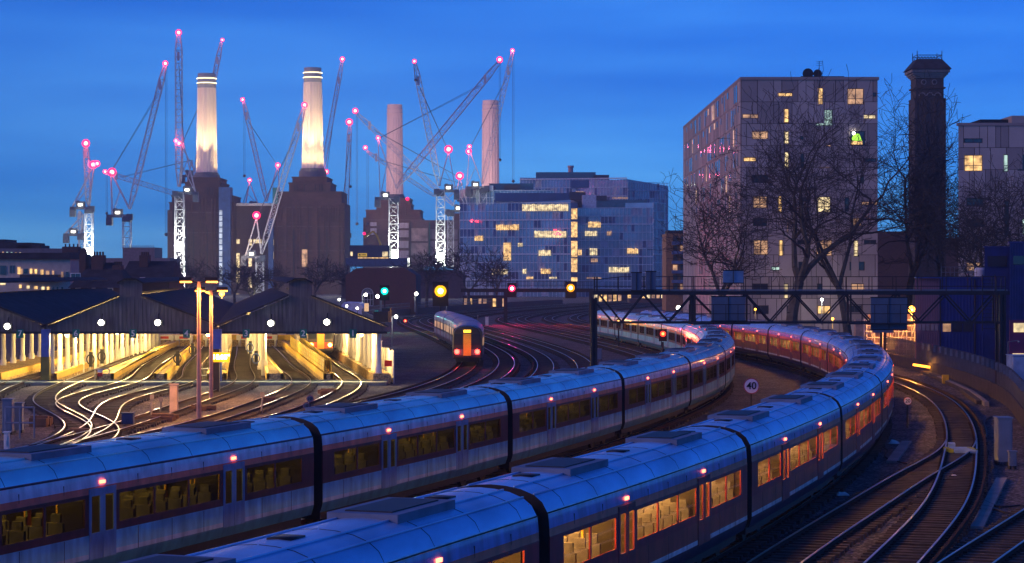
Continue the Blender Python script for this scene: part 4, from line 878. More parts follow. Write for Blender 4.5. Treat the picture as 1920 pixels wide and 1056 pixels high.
# scaffold wraps
for (u0, u1, v0, v1, w) in ((410, 432, 351, 560, 1), (503, 512, 410, 560, 0), (511, 520, 352, 382, 2)):
    m = MB(); m.uvbox(u0, u1, v0, v1, 947, 8); o = m.build('scaffold_wrap', mat('blue_sheeting', (.03, .09, .24), .6, var=.3, scale=.5) if w < 2 else mat('green_sheeting', (.02, .2, .2), .6), ps)
    if w == 1:
        m = MB(); [m.uvbox(411, 416.5, v, v + 9, 946.5, .4) for v in range(394, 530, 11)]; m.build('lit_bay', emit('lit_bay', (.75, .85, 1), .55, .4, .2), o)
for (u0, u1, v0, v1) in ((441, 449, 449, 457), (441, 449, 475, 502), (441, 449, 507, 532), (441, 449, 551, 560), (466, 472, 449, 460), (466, 472, 473, 500), (466, 472, 520, 540), (475, 483, 449, 456), (484, 490, 449, 456), (510.5, 513, 449, 460), (510.5, 513, 472, 486), (566, 576, 468, 500)):
    m = MB(); dd = 961.4 if u0 < 500 else 948.9; m.uvbox(u0, u1, v0, v1, dd, .5); m.build('window', M_pale if u0 < 560 else M_warmdim, ps)
def chimney(u, d, vb, vt, wb, wt, lit):
    x = XU(u, d); zb, zt = ZV(vb, d), ZV(vt, d); h = zt - zb; y = d + 16; rb, rt = wb / 2 / F * d, wt / 2 / F * d
    c = MB(); pf = []
    for i in range(21): q = i / 20 * .86; pf.append((rb + (rt - rb) * q, h * q, 1))
    c.lathe((x, y, zb), pf, 128, 18, .055)
    o = c.build('chimney', M_chim, ps)
    k = MB(); k.lathe((x, y, zb), [(rt * 1.0, h * .858, 0), (rt * 1.02, h * .90, 0), (rt * 1.07, h * .902, 0), (rt * 1.07, h * .91, 0), (rt * 1.0, h * .912, 0), (rt * 1.0, h * .945, 0), (rt * 1.05, h * .947, 0), (rt * 1.05, h * .955, 0), (rt * .98, h * .957, 0), (rt * .97, h * 1.0, 0), (rt * .85, h, 0), (rt * .85, h * .98, 0)], 48); k.build('collar', M_chimtop if lit else M_chim, o)
    k = MB(); k.lathe((x, y, zb), [(rb * 1.22, -2.5, 0), (rb * 1.22, .4, 0), (rb * 1.1, .5, 0), (rb * 1.1, 1.4, 0), (rb * .99, 1.5, 0)], 32); k.build('base_ring', M_conc, o)
    if lit:
        for q in (.906, .951):
            k = MB(); k.lathe((x, y, zb), [(rt * 1.075, h * q - .22, 0), (rt * 1.10, h * q, 0), (rt * 1.075, h * q + .22, 0)], 48); k.build('ring_light', emit('ring_light', (1, .85, .45), 2.2), o)
        for i in range(10):
            a = 2 * math.pi * (i + .5) / 10; 
            if math.sin(a) > .4: continue
            p = (x + (rb + 5.0) * math.cos(a), y + (rb + 5.0) * math.sin(a), zb - 1.5)
            lamp('SPOT', p, 8500, (1, .80, .36), o, .4, (x + rb * .5 * math.cos(a), y + rb * .5 * math.sin(a), zb + 22), 70, .9)
            if i % 2: lamp('SPOT', (x + (rb + 9) * math.cos(a), y + (rb + 9) * math.sin(a), zb - 1), 60000, (1, .80, .40), o, .4, (x, y, zb + 36), 38, .8)
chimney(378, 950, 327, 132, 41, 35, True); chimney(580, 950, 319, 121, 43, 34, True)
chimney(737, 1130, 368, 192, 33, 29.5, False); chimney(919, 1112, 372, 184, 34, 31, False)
lamp('SPOT', (XU(420, 850), 850, 12), 45000, (1, .62, .42), ps, 3, (XU(370, 950), 950, 45), 80, 1)  # added warm fill spots for the brick fronts, no fixture modelled
lamp('SPOT', (XU(620, 850), 850, 12), 45000, (1, .62, .45), ps, 3, (XU(600, 950), 950, 45), 80, 1)
lamp('POINT', (XU(735, 1118), 1105, 35), 5000, (1, .6, .4), ps, 2)
for u_ in (715, 890): lamp('SPOT', (XU(u_, 1060), 1050, 30), 160000, (1, .62, .55), ps, 3, (XU(u_ + 25, 1130), 1130, 75), 60, 1)  # added pink fill spots brightening the rear chimneys, no fixture modelled
# ------------------------------------------------------------------ tower cranes
M_beac = halo_shell('beacon_halo', (1, .012, .13), 1.5, .35); M_beacc = emit('beacon_core', (1, .50, .30), 9)  # shell colour imitates the pink halo of each beacon
def beacon(par, p, r_=None):
    r_ = r_ or random.choice((.95, 1.1, 1.3, 1.7))
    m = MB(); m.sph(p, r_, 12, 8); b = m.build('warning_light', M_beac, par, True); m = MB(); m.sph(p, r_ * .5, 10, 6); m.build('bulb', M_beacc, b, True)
    lamp('POINT', (p[0], p[1] - r_ * 1.6, p[2]), 900, (1, .12, .25), b, .6)
def crane(label, um, d, vb, vs, piv, tip, af, beac=(), flood=None, dt=0, cw=None, hook=None, mw=2.9, jw=1.9, mast=True, cablamp=True):
    pm = P(um, vs, d); zb = ZV(vb, d); root = thing('tower_crane', label, 'tower crane', (pm.x, d, zb), 'tower cranes around the power station')
    if mast: m = MB(); m.lattice((pm.x, d, zb), (pm.x, d, pm.z), mw, mw, 3.2, .20); m.build('mast', M_cranew, root)
    pv = P(piv[0], piv[1], d); tp = P(tip[0], tip[1], d + dt)
    m = MB(); m.lattice(pv, pv + (tp - pv) * .12, jw * .4, jw, 2.6, .15); m.lattice(pv + (tp - pv) * .12, pv + (tp - pv) * .9, jw, jw, 2.6, .15); m.lattice(pv + (tp - pv) * .9, tp, jw, jw * .5, 2.2, .15)
    q = pv + (tp - pv) * .86; m.box(q.x - .5, q.x + .5, q.y - 1.2, q.y - .9, q.z - 1.8, q.z + 1.8); m.build('jib', M_cranew, root)
    if af:
        a = P(af[0], af[1], d); back = -1 if tp.x > pv.x else 1
        if cw: back = cw
        m = MB()
        for dy in (-1.2, 1.2): m.tube(pv + Vector((0, dy, 0)), a + Vector((0, dy * .4, 0)), .24, n=4); m.tube(Vector((pv.x + back * 6.5, d + dy, pm.z + .5)), a + Vector((0, dy * .4, 0)), .18, n=4); m.tube((pv + a) / 2 + Vector((0, dy * .7, 0)), Vector((pv.x + back * 6.5, d + dy, pm.z + .5)), .12, n=4)
        m.build('a_frame', M_cranew, root)
        m = MB(); m.tube(a, pv + (tp - pv) * .82, .10, n=4); m.tube(a + Vector((0, 1, 0)), pv + (tp - pv) * .80 + Vector((0, 1, 0)), .10, n=4); m.build('pendant', M_craned, root)
        m = MB(); x0, x1 = sorted((pm.x + back * 7.5, pm.x - back * 1.8)); m.box(x0, x1, d - 1.4, d + 1.4, pm.z - .6, pm.z + .5); m.box(pm.x - 1.6, pm.x + 1.6, d - 1.7, d + 1.7, pm.z - 2.2, pm.z - .6); m.build('slewing_platform', M_craned, root)
        m = MB(); x0, x1 = sorted((pm.x + back * 7.6, pm.x + back * 5.4)); m.box(x0, x1, d - 1.6, d + 1.6, pm.z - 3.6, pm.z - .65); m.build('counterweight', M_craned, root)
        m = MB(); x0, x1 = sorted((pm.x + back * 5.0, pm.x + back * 1.6)); m.box(x0, x1, d - 1.2, d + 1.0, pm.z + .55, pm.z + 2.6); m.tube((x0 + .8, d - 1.5, pm.z + 2), (x0 + .8, d + 1.5, pm.z + 2), .9, n=12); m.build('winch', M_craned, root)
        m = MB(); x0, x1 = sorted((pm.x - back * .3, pm.x - back * 2.6)); m.box(x0, x1, d - 3.0, d - 1.45, pm.z - 1.6, pm.z + .7); cb = m.build('cab', M_craned, root)
        if cablamp: m = MB(); p = Vector((pm.x + back * 3.2, d - 1.8, pm.z + 1.2)); m.box(p.x - .8, p.x + .8, p.y - .2, p.y, p.z - .45, p.z + .45); m.build('work_light', emit('work_light', (1, .93, .72), 7), root)
    for (u, v) in beac: beacon(root, P(u, v, d + (dt if (u, v) == tuple(tip) else 0)))
    if hook: m = MB(); e = P(tip[0], hook, d + dt); m.tube(tp, e, .07, n=3); m.tube(tp + Vector((.6, 0, 0)), e + Vector((.6, 0, 0)), .07, n=3); m.sph((e.x + .3, e.y, e.z), .7, 8, 5); m.build('hook_rope', M_craned, root)
    if flood:
        p = P(um, flood, d - mw / 2 - .6); m = MB(); m.box(p.x - 1.5, p.x + 1.5, p.y - .3, p.y + .2, p.z - 1.9, p.z + 1.9); m.build('floodlight', emit('crane_flood', (.95, 1, .88), 12), root)
        lamp('POINT', (p.x, p.y - 3, p.z), 30000, (.92, 1, .85), root, 1.0); lamp('POINT', (p.x, d, p.z - 12), 9000, (.95, 1, .85), root, 1.0)
crane('white crane with raised jib above the far left roofs', 167, 860, 482, 390, (166, 386), (161, 272), (177, 308), ((161, 269), (175, 309), (182, 307)), flood=474, cw=-1)
crane('shorter crane tucked left of the far left raised crane', 153, 900, 482, 440, (152, 437), (150, 398), (156, 402), (), cw=-1, mw=2.2)
crane('white crane on the concrete block with long jib leaning right', 238, 800, 466, 405, (243, 392), (310, 122), (208, 322), ((310, 119), (210, 323)), cw=-1, hook=440)
crane('crane standing before the left brick tower with jib straight up', 337, 860, 548, 362, (336, 350), (335, 66), (344, 268), ((335, 61), (330, 264), (336, 269)), flood=462, cw=1, mw=3.4, jw=2.6)
crane('crane with low pink jib reaching left from the left brick tower', 352, 1010, 420, 372, (345, 368), (199, 324), (360, 300), ((197, 322),), cw=1, hook=400, mast=True, jw=2.2)
crane('crane behind the left floodlit chimney with jib leaning right', 368, 1020, 400, 330, (366, 322), (415, 80), (340, 272), ((417, 75),), cw=-1, jw=2.0, cablamp=False)
crane('crane with jib leaning left between the floodlit chimneys', 506, 1010, 420, 385, (500, 378), (457, 192), (521, 312), ((455, 187), (521, 310)), cw=1, hook=330)
crane('small crane whose frame peeks over the turbine hall roof', 462, 1030, 420, 388, (460, 384), (452, 388), (468, 342), ((468, 338),), cw=1, cablamp=False)
crane('crane in front of the turbine hall with long jib leaning right', 487, 880, 548, 482, (490, 476), (571, 200), (481, 408), ((571, 197), (481, 404)), cw=-1, mw=3.0, jw=2.2)
crane('slender crane right of the right brick tower', 649, 1000, 500, 440, (647, 436), (656, 232), (640, 400), ((655, 229),), cw=-1, cablamp=False, hook=350)
crane('faint crane behind the right floodlit chimney with tall jib', 596, 1060, 420, 385, (594, 378), (642, 114), (612, 325), ((642, 111), (612, 322)), cw=-1, cablamp=False)
crane('crane with the longest jib, from its mast by the third chimney toward the right', 738, 860, 500, 372, (743, 352), (936, 117), (709, 260), ((937, 112), (709, 259)), flood=480, cw=-1, mw=3.6, jw=2.4, hook=300, dt=30)
crane('crane with jib leaning left next to the glass block', 826, 860, 500, 358, (824, 348), (778, 120), (841, 284), ((777, 115), (841, 280)), flood=483, cw=1, mw=3.4, jw=2.2, hook=150, dt=-15)
crane('crane whose jib leans right past the fourth chimney', 906, 900, 480, 352, (904, 345), (961, 99), (880, 280), ((961, 95), (880, 275), (879, 284)), cw=-1, hook=340)
crane('low crane with short frame between the two right masts', 845, 900, 500, 396, (850, 385), (668, 212), (862, 333), ((666, 208), (862, 330)), cw=1, mw=2.4, hook=420, dt=20)
crane('crane with faint pink jib reaching left of the third chimney', 868, 960, 500, 372, (815, 368), (688, 284), (868, 345), ((685, 277),), cw=1, mw=2.2, jw=1.6, hook=420)
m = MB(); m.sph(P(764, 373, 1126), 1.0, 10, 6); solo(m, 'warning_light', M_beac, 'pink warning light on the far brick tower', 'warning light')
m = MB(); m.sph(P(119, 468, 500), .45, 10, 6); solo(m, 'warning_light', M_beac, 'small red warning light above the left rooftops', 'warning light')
# yellow boom pump and site office
d = 800; r = thing('concrete_pump', 'yellow articulated concrete pump boom on the dark site office', 'boom pump', tuple(P(700, 462, d))); m = MB(); pts = [(683, 446), (690, 440), (700, 434), (707, 442), (711, 452), (714, 461)]
for a, b in zip(pts, pts[1:]): m.tube(P(*a, d), P(*b, d), .5, n=4)
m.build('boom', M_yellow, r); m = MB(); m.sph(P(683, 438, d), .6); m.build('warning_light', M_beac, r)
r = thing('site_office', 'dark blue site office block with a yellow sign', 'site office', tuple(P(715, 500, 780))); d = 780
m = MB(); m.uvbox(655, 730, 460, 484, d, 14); m.build('upper_block', mat('office_dark', (.03, .045, .07), .6), r); m = MB(); m.uvbox(648, 764, 484, 500, d - 3, 18); m.build('deck', mat('office_blue', (.06, .09, .14), .5), r)
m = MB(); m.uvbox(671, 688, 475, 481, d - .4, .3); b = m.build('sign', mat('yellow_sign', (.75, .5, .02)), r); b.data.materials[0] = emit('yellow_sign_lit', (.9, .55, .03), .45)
m = MB(); m.uvbox(673, 676, 476.5, 479.5, d - .5, .08); [m.uvbox(678 + i * 2.2, 679.6 + i * 2.2, 477, 479, d - .5, .08) for i in range(4)]; m.build('lettering', M_dark, b)
for (u0, u1, v0, v1) in ((657, 661, 472, 480), (717, 727, 472, 481)): m = MB(); m.uvbox(u0, u1, v0, v1, d - .35, .3); m.build('window', M_pale, r)
m = MB(); m.uvbox(671, 728, 483, 484.5, d - 3.4, .3); m.build('strip_light', M_warm, r)

# ------------------------------------------------------------------ glass blocks
M_cw = mat('curtain_glass', (.24, .33, .42), .16, .5, var=.35, scale=.12, stretch=(1, 1, .6)); M_mull = mat('mullion', (.55, .58, .62), .5, .2); M_cwd = mat('curtain_glass_dark', (.05, .08, .18), .2, .3, var=.3, scale=.2)
rg = random.Random(5)
def glass_block(label, faces, roofs, d, nfl, lits, group='glass apartment blocks', dep=30):
    u0 = min(f[0] for f in faces); u1 = max(f[1] for f in faces); r = thing('glass_building', label, 'apartment block', (XU((u0 + u1) / 2, d), d, -.3), group)
    for (a, b, va, vb_, da, db, fl) in faces:           # wall from (a, depth da) to (b, depth db); roof pixels va, vb_
        pa, pb = P(a, va, da), P(b, vb_, db); ax = (pb - pa); ax.z = 0; L_ = ax.length; e = ax.normalized(); nrm = Vector((e.y, -e.x, 0))
        if nrm.y > 0: nrm = -nrm
        z0 = -.3; z1 = (pa.z + pb.z) / 2; bk = -nrm * dep
        m = MB(); q = [pa, pb, pb + bk, pa + bk]; m.add([(p.x, p.y, z0) for p in q] + [(p.x, p.y, pa.z if i in (0, 3) else pb.z) for i, p in enumerate(q)], [(0, 3, 2, 1), (4, 5, 6, 7), (0, 1, 5, 4), (1, 2, 6, 5), (2, 3, 7, 6), (3, 0, 4, 7)]); cwm = m; m = MB(); n = fl; fh = (z1 - z0) / n
        def bar(s0, s1, za, zb, k0, k1, mm):
            A = pa + e * s0; B = pa + e * s1; qq = [A + nrm * k0, B + nrm * k0, B + nrm * k1, A + nrm * k1]; mm.add([(p.x, p.y, za) for p in qq] + [(p.x, p.y, zb) for p in qq], [(0, 3, 2, 1), (4, 5, 6, 7), (0, 1, 5, 4), (1, 2, 6, 5), (2, 3, 7, 6), (3, 0, 4, 7)])
        for i in range(1, n + 1): z = z0 + fh * i; w = .25 if (i % 4 == 1) else .12; bar(0, L_, z - w, z + w, .02, .5 if i % 4 == 1 else .25, m)
        m.build('floor_ledge', M_mull, r)
        m = MB(); s = 0
        while s < L_: bar(s, s + .14, z0, z1 - .2, .03, .2, m); s += 1.5
        m.build('mullion', M_mull, r)
        m = cwm; s = 0                                    # drawn blinds and dark panes as part of the wall's pattern
        for i in range(n):
            s = 0
            while s < L_ - 1.5:
                w = rg.choice((1.3, 1.3, 2.8))
                if rg.random() < .26: m.cur = 1 if rg.random() < .6 else 2; bar(s + .15, s + w, z0 + fh * i + .35, z0 + fh * (i + 1) - .3, .004, .02, m)
                s += 1.5 * round(w / 1.4)
        m.build('curtain_wall', [M_cw, M_cwd, mat('pale_blind', (.36, .40, .46), .6)], r)
    for (u0, u1, v0, v1, dd, c) in roofs:
        m = MB(); m.uvbox(u0, u1, v0, v1, dd, 16); m.build('roof_pavilion', [M_cwd, mat('roof_dark', (.02, .025, .04), .6), M_mull, mat('teal_glass', (.04, .13, .17), .2, .3)][c], r)
    for (u0, u1, v0, v1, dd, c) in lits:
        m = MB(); u = u0
        while u < u1 - 1: w = min(3.6, u1 - u); d_ = min(dd, 845 - .0481 * (u + 6 - 862) - .75) if (u < 1070 and 830 < dd < 860) else dd; m.uvbox(u, u + w - .6, v0 + 1.5 + rg.random() * 1.5, v1 - 1.5, d_, .1); u += w
        m.build('window', [M_pale, M_warm, M_warmdim, emit('red_reflection_sign', (1, .03, .05), 3)][c], r)
glass_block('tall pale blue glass block at the back with rooftop flue', [(975, 1176, 333, 338, 1000, 985, 13), (1176, 1253, 336, 349, 985, 1000, 14)], [(1005, 1117, 323, 336, 1008, 3), (1070, 1104, 338, 352, 990, 0), (1113, 1142, 328, 337, 1008, 1)], 985, 14, [(1080, 1096, 358, 361, 980, 1), (1148, 1178, 368, 374, 980, 2)], dep=30)
glass_block('glass block beside the cranes at the left end', [(862, 925, 358, 350, 905, 900, 12), (925, 1040, 357, 357, 900, 900, 12)], [(917, 1000, 344, 357, 903, 3), (945, 975, 347, 357, 901, 1), (912, 925, 348, 358, 898, 2)], 900, 12, [])
glass_block('widest glass block with lit upper floor of restaurants', [(862, 1070, 386, 375, 845, 835, 11), (1083, 1224, 390, 390, 838, 838, 11), (1224, 1247, 380, 382, 838, 850, 11)],
            [(928, 1068, 362, 378, 850, 0), (1068, 1098, 360, 375, 849, 1), (1092, 1118, 366, 390, 842, 2), (1119, 1138, 367, 376, 842, 1), (1118, 1213, 375, 391, 843, 3)], 838, 11,
            [(979, 1066, 381, 397, 838, 0), (930, 974, 419, 433, 841.6, 1), (1002, 1062, 431, 447, 838.5, 0), (1103, 1127, 414, 428, 836.8, 1), (1097, 1120, 431, 444, 836.8, 0), (1138, 1147, 431, 443, 836.8, 2),
             (890, 906, 440, 453, 843, 1), (944, 958, 453, 490, 840.8, 1), (971, 980, 453, 464, 840.2, 0), (1010, 1033, 467, 481, 838.1, 0), (1106, 1121, 464, 480, 836.8, 0), (1176, 1197, 464, 477, 836.8, 1), (1108, 1121, 483, 493, 836.8, 2),
             (922, 952, 503, 516, 841.3, 0), (1014, 1033, 502, 515, 838.1, 1), (980, 988, 502, 515, 839.5, 0), (1142, 1180, 499, 512, 836.8, 0), (900, 935, 552, 570, 842, 1), (1084, 1092, 466, 480, 836.8, 1), (987, 1000, 517, 525, 839, 1), (1030, 1045, 517, 524, 838, 0), (1100, 1128, 518, 524, 836.8, 2)])
r = thing('stair_core', 'warmly lit atrium slot between the two glass wings', 'stair tower', (XU(1077, 832), 832, 0)); m = MB(); m.uvbox(1070.5, 1083, 380, 575, 832, 8); m.build('wall', M_cwd, r)
for v0, v1 in ((391, 411), (416, 445), (452, 482), (484, 510), (520, 528)): m = MB(); m.uvbox(1071, 1082.5, v0, v1, 831.6, .3); m.build('window', M_warm, r)
for k, (u0, u1, v0, v1) in enumerate(((882, 899, 412, 416), (1031, 1056, 431, 442))):
    m = MB(); 
    for i in range(9): uu = rg.uniform(u0, u1); vv = rg.uniform(v0, v1); m.sph(P(uu, vv, 832 + 8 * (k == 0)), .32, 6, 4)
    solo(m, 'red_lights', emit('red_room_light', (1, .03, .06), 5), ('small red lights on the left end of the widest glass block', 'cluster of red lights on the restaurant floor of the glass block')[k], 'lights')
r = thing('roof_flue', 'short pinkish flue on the tall glass block', 'flue', tuple(P(1070, 325, 1010))); m = MB(); p = P(1070, 325, 1015); m.lathe((p.x, p.y, p.z), [(1.2, -1, 0), (1.2, 2.6, 0), (1.5, 2.7, 0), (1.5, 3.6, 0)], 14); m.build('pipe', mat('pink_flue', (.5, .32, .33)), r)
r = thing('balcony_building', 'ochre block with stacked blue balconies left of the concrete tower', 'apartment block', (XU(1272, 520), 520, -.3)); d = 520
m = MB(); m.uvbox(1249, 1300, 438, 590, d, 14); m.build('wall', mat('ochre_brick', (.32, .16, .06), .85), r); m = MB(); m.uvbox(1252, 1300, 432, 438, d + 2, 10); m.build('roof_storey', M_roof, r)
for i in range(6):
    v = 452 + i * 18
    for (u0, u1) in ((1262, 1270), (1276, 1290)): m = MB(); m.uvbox(u0, u1, v - 9, v + 1, d - .2, .15); m.build('window', M_warmdim if (i + int(u0)) % 4 == 1 else M_glass, r)
    m = MB(); m.uvbox(1260, 1292, v + 1, v + 7, d - 1.6, 1.5); m.build('balcony', mat('balcony_blue', (.12, .16, .26), .4), r)

# ------------------------------------------------------------------ concrete panel tower block and its twin
PANS = [mat('panel_%s' % k, c, .8, var=.10, scale=.4, bump=.05) for k, c in (('light', (.44, .38, .34)), ('mid', (.37, .32, .29)), ('dark', (.29, .25, .23)))]
M_frame = mat('window_frame', (.03, .03, .035), .5)
def panel_face(root, org, e, nrm, wid, ztop, nf, fh, wins, seed):
    """panels with open joints; org = lower-left of the face at ztop, wins = (s0,s1,z0,z1) openings to leave"""
    rr = random.Random(seed); m = MB()
    def slab(s0, s1, z0, z1, k0, k1):
        A = org + e * s0; B = org + e * s1; qq = [A + nrm * k0, B + nrm * k0, B + nrm * k1, A + nrm * k1]; m.add([(p.x, p.y, z0) for p in qq] + [(p.x, p.y, z1) for p in qq], [(0, 3, 2, 1), (4, 5, 6, 7), (0, 1, 5, 4), (1, 2, 6, 5), (2, 3, 7, 6), (3, 0, 4, 7)])
    for f in range(nf):
        za, zb = ztop - fh * (f + 1), ztop - fh * f; s = 0
        while s < wid - .01:
            w = min(rr.choice((.7, 1.1, 1.5, 2.2)), wid - s); m.cur = rr.randrange(3); k = .12 + rr.random() * .02
            x0, x1 = s + .04, s + w - .04; cut = [q for q in wins if q[0] < x1 and q[1] > x0 and q[2] < zb - .05 and q[3] > za + .05]
            if not cut: slab(x0, x1, za + .03, zb - .03, 0, k)
            else:
                q = cut[0]
                if q[2] - za > .15: slab(x0, x1, za + .03, q[2] - .02, 0, k)
                if zb - q[3] > .15: slab(x0, x1, q[3] + .02, zb - .03, 0, k)
                if q[0] - x0 > .1: slab(x0, q[0] - .02, max(za + .03, q[2] - .02), min(zb - .03, q[3] + .02), 0, k)
                if x1 - q[1] > .1: slab(q[1] + .02, x1, max(za + .03, q[2] - .02), min(zb - .03, q[3] + .02), 0, k)
            s += w
    m.build('cladding', PANS, root)
def tower_block(label, u0, u1, vt, d, depth, wins, side, seed, nf, fv=41.0):
    x0, x1, zt = XU(u0, d), XU(u1, d), ZV(vt, d); fh = fv / F * d; root = thing('tower_block', label, 'tower block', ((x0 + x1) / 2, d, -.3), 'concrete panel tower blocks')
    m = MB(); (m.box(x0 + .02, x1 - .02, d + .1, d + depth, -.3, zt) if side else m.fanbox(u0, u1, vt, HV + F * (H + .3) / (d + .1), d + .1, depth)); m.build('wall', mat('joint_dark', (.03, .03, .03), .9), root)
    m = MB(); m.box(x0 - .15, x1 + .15, d - .15, d + (depth if side else .6), zt + .001, zt + .4); m.build('parapet', PANS[2], root)
    W_ = [(XU(a, d) - x0, XU(b, d) - x0, ZV(v1, d), ZV(v0, d)) for a, b, v0, v1, c in wins]
    panel_face(root, Vector((x0, d + .1, 0)), Vector((1, 0, 0)), Vector((0, -1, 0)), x1 - x0, zt, nf, fh, W_, seed)
    for (a, b, v0, v1, c) in wins:
        xa, xb, za, zb = XU(a, d), XU(b, d), ZV(v1, d), ZV(v0, d); m = MB(); m.box(xa, xb, d + .02, d + .09, za, zb)
        w = m.build('window', [M_glass, M_warm, M_pale, M_cool, M_warmdim, emit('green_lit', (.35, .8, .05), 1.2)][c], root)
        m = MB(); t = .08; m.box(xa, xb, d - .01, d + .015, za, za + t); m.box(xa, xb, d - .01, d + .015, zb - t, zb); m.box(xa, xa + t, d - .01, d + .015, za + t, zb - t); m.box(xb - t, xb, d - .01, d + .015, za + t, zb - t)
        if xb - xa > 1.2: m.box((xa + xb) / 2 - .05, (xa + xb) / 2 + .05, d - .01, d + .015, za + t, zb - t)
        if zb - za > 1.4: m.box(xa + t, xb - t, d - .014, d - .011 + .02, (za + zb) / 2 - .35, (za + zb) / 2 - .27)
        m.build('frame', M_frame, w)
    if side:
        rr = random.Random(seed + 1); sw = []
        for f in range(nf):
            s = 2 + rr.random() * 4
            while s < depth - 4: w = rr.choice((.9, .9, 1.8)); hh = rr.choice((.9, 2.3)); zb = zt - fh * f - .35; sw.append((s, s + w, zb - hh, zb, rr.random())); s += w + rr.choice((1.2, 3, 5, 8))
        # side face runs away from the viewer along +y
        panel_face(root, Vector((x0, d + .1, 0)), Vector((0, 1, 0)), Vector((-1, 0, 0)), depth - .2, zt, nf, fh, [q[:4] for q in sw], seed + 5)
        for k, (s0, s1, z0, z1, q) in enumerate(sw[:96]):
            m = MB(); m.box(x0 - .18, x0 - .14, d + .1 + s0, d + .1 + s1, z0, z1); m.build('side_window', M_glass if q < .92 else M_warmdim, root)
    return root
W1 = [(1459, 1486, 174, 181, 1), (1534, 1543, 165, 196, 1), (1589, 1619, 166, 196, 4), (1392, 1422, 214, 222, 4), (1470, 1479, 204, 230, 1), (1530, 1561, 206, 236, 3), (1614, 1642, 215, 223, 2), (1410, 1440, 246, 261, 4), (1471, 1479, 246, 270, 2), (1549, 1558, 246, 275, 4), (1594, 1622, 246, 272, 0),
      (1394, 1418, 295, 303, 1), (1471, 1479, 285, 315, 2), (1534, 1558, 288, 315, 4), (1620, 1643, 297, 304, 0), (1410, 1440, 328, 343, 0), (1530, 1560, 328, 343, 0), (1613, 1620, 328, 344, 0), (1412, 1438, 368, 390, 4), (1459, 1466, 368, 398, 1), (1533, 1557, 369, 398, 2), (1615, 1645, 378, 385, 4),
      (1528, 1537, 409, 437, 3), (1597, 1615, 409, 424, 4), (1413, 1440, 450, 478, 4), (1461, 1468, 450, 480, 1), (1531, 1560, 450, 480, 4), (1601, 1609, 450, 481, 2), (1446, 1463, 500, 507, 3), (1550, 1558, 491, 520, 2), (1593, 1621, 491, 507, 0), (1532, 1561, 532, 545, 0), (1412, 1441, 573, 589, 0), (1533, 1557, 573, 589, 1), (1412, 1441, 615, 628, 0)]
W1 += [(1620, 1643, 174, 181, 0), (1437, 1444, 214, 236, 0), (1590, 1597, 214, 236, 0), (1500, 1516, 255, 262, 0), (1500, 1508, 288, 315, 0), (1584, 1600, 328, 335, 0), (1500, 1524, 370, 378, 0), (1584, 1592, 370, 397, 0), (1412, 1438, 409, 424, 0), (1470, 1478, 409, 437, 4), (1495, 1511, 450, 458, 0), (1620, 1643, 450, 458, 0), (1497, 1505, 491, 520, 0), (1596, 1620, 532, 545, 4), (1412, 1440, 532, 545, 0), (1470, 1478, 532, 560, 2), (1590, 1615, 573, 586, 0), (1475, 1483, 573, 600, 0)]
tb = tower_block('eleven storey concrete panel tower with scattered lit windows', 1390, 1646, 150, 290, 97, W1, True, 11, 12)
d = 295; m = MB(); m.uvbox(1502, 1583, 143, 150, d, 12); m.build('plant_room', M_dark, tb)
for u, s in ((1515, 1.0), (1533, .8)): m = MB(); p = P(u, 141, d); m.disc((p.x, p.y, p.z + .2), .75 * s, .1, 16); m.tube((p.x, p.y + .2, p.z - 1), (p.x, p.y + .2, p.z), .06); m.build('satellite_dish', M_dark, tb)
m = MB(); p = P(1536, 143, d); m.tube((p.x, p.y, p.z), (p.x, p.y, p.z + 2.1), .05); [m.tube((p.x - .4, p.y, p.z + z), (p.x + .4, p.y, p.z + z), .03) for z in (1.5, 1.8, 2.05)]; m.build('aerial', M_dark, tb)
W2 = [(1808, 1842, 260, 268, 0), (1808, 1842, 291, 321, 1), (1882, 1890, 290, 322, 3), (1812, 1844, 371, 386, 0), (1812, 1844, 411, 426, 0), (1883, 1892, 375, 442, 0), (1900, 1925, 380, 388, 0), (1908, 1925, 290, 320, 0), (1905, 1925, 411, 441, 3), (1812, 1842, 492, 508, 4), (1870, 1878, 452, 480, 2)]
tower_block('lower grey panel block at the right edge with one bright window', 1797, 1990, 236, 292, 30, W2, False, 31, 9)
m = MB(); m.uvbox(1838, 1900, 224, 236, 296, 8); solo(m, 'plant_room', M_dark, 'dark rooftop plant room on the right edge block', 'plant room')
m = MB(); m.uvbox(1897, 1990, 217, 236, 294, 10); solo(m, 'rooftop_store', PANS[1], 'pale rooftop storey at the right edge', 'rooftop storey')
# lamp that lights the green curtained window
m = MB(); dd = 289.96; m.prism([(XU(1596, dd), ZV(264, dd)), (XU(1616, dd), ZV(264, dd)), (XU(1611, dd), ZV(251, dd)), (XU(1600, dd), ZV(251, dd))], dd - .03, dd); m.build('curtain', emit('green_lit', (.35, .8, .05), .4), tb)
m = MB(); m.uvbox(1596, 1617, 264.5, 271, dd - .03, .03); m.build('curtain', M_warm, tb)
m = MB(); m.sph(P(1601, 250, 289.8), .2); m.build('window_lamp', M_white_e, tb)

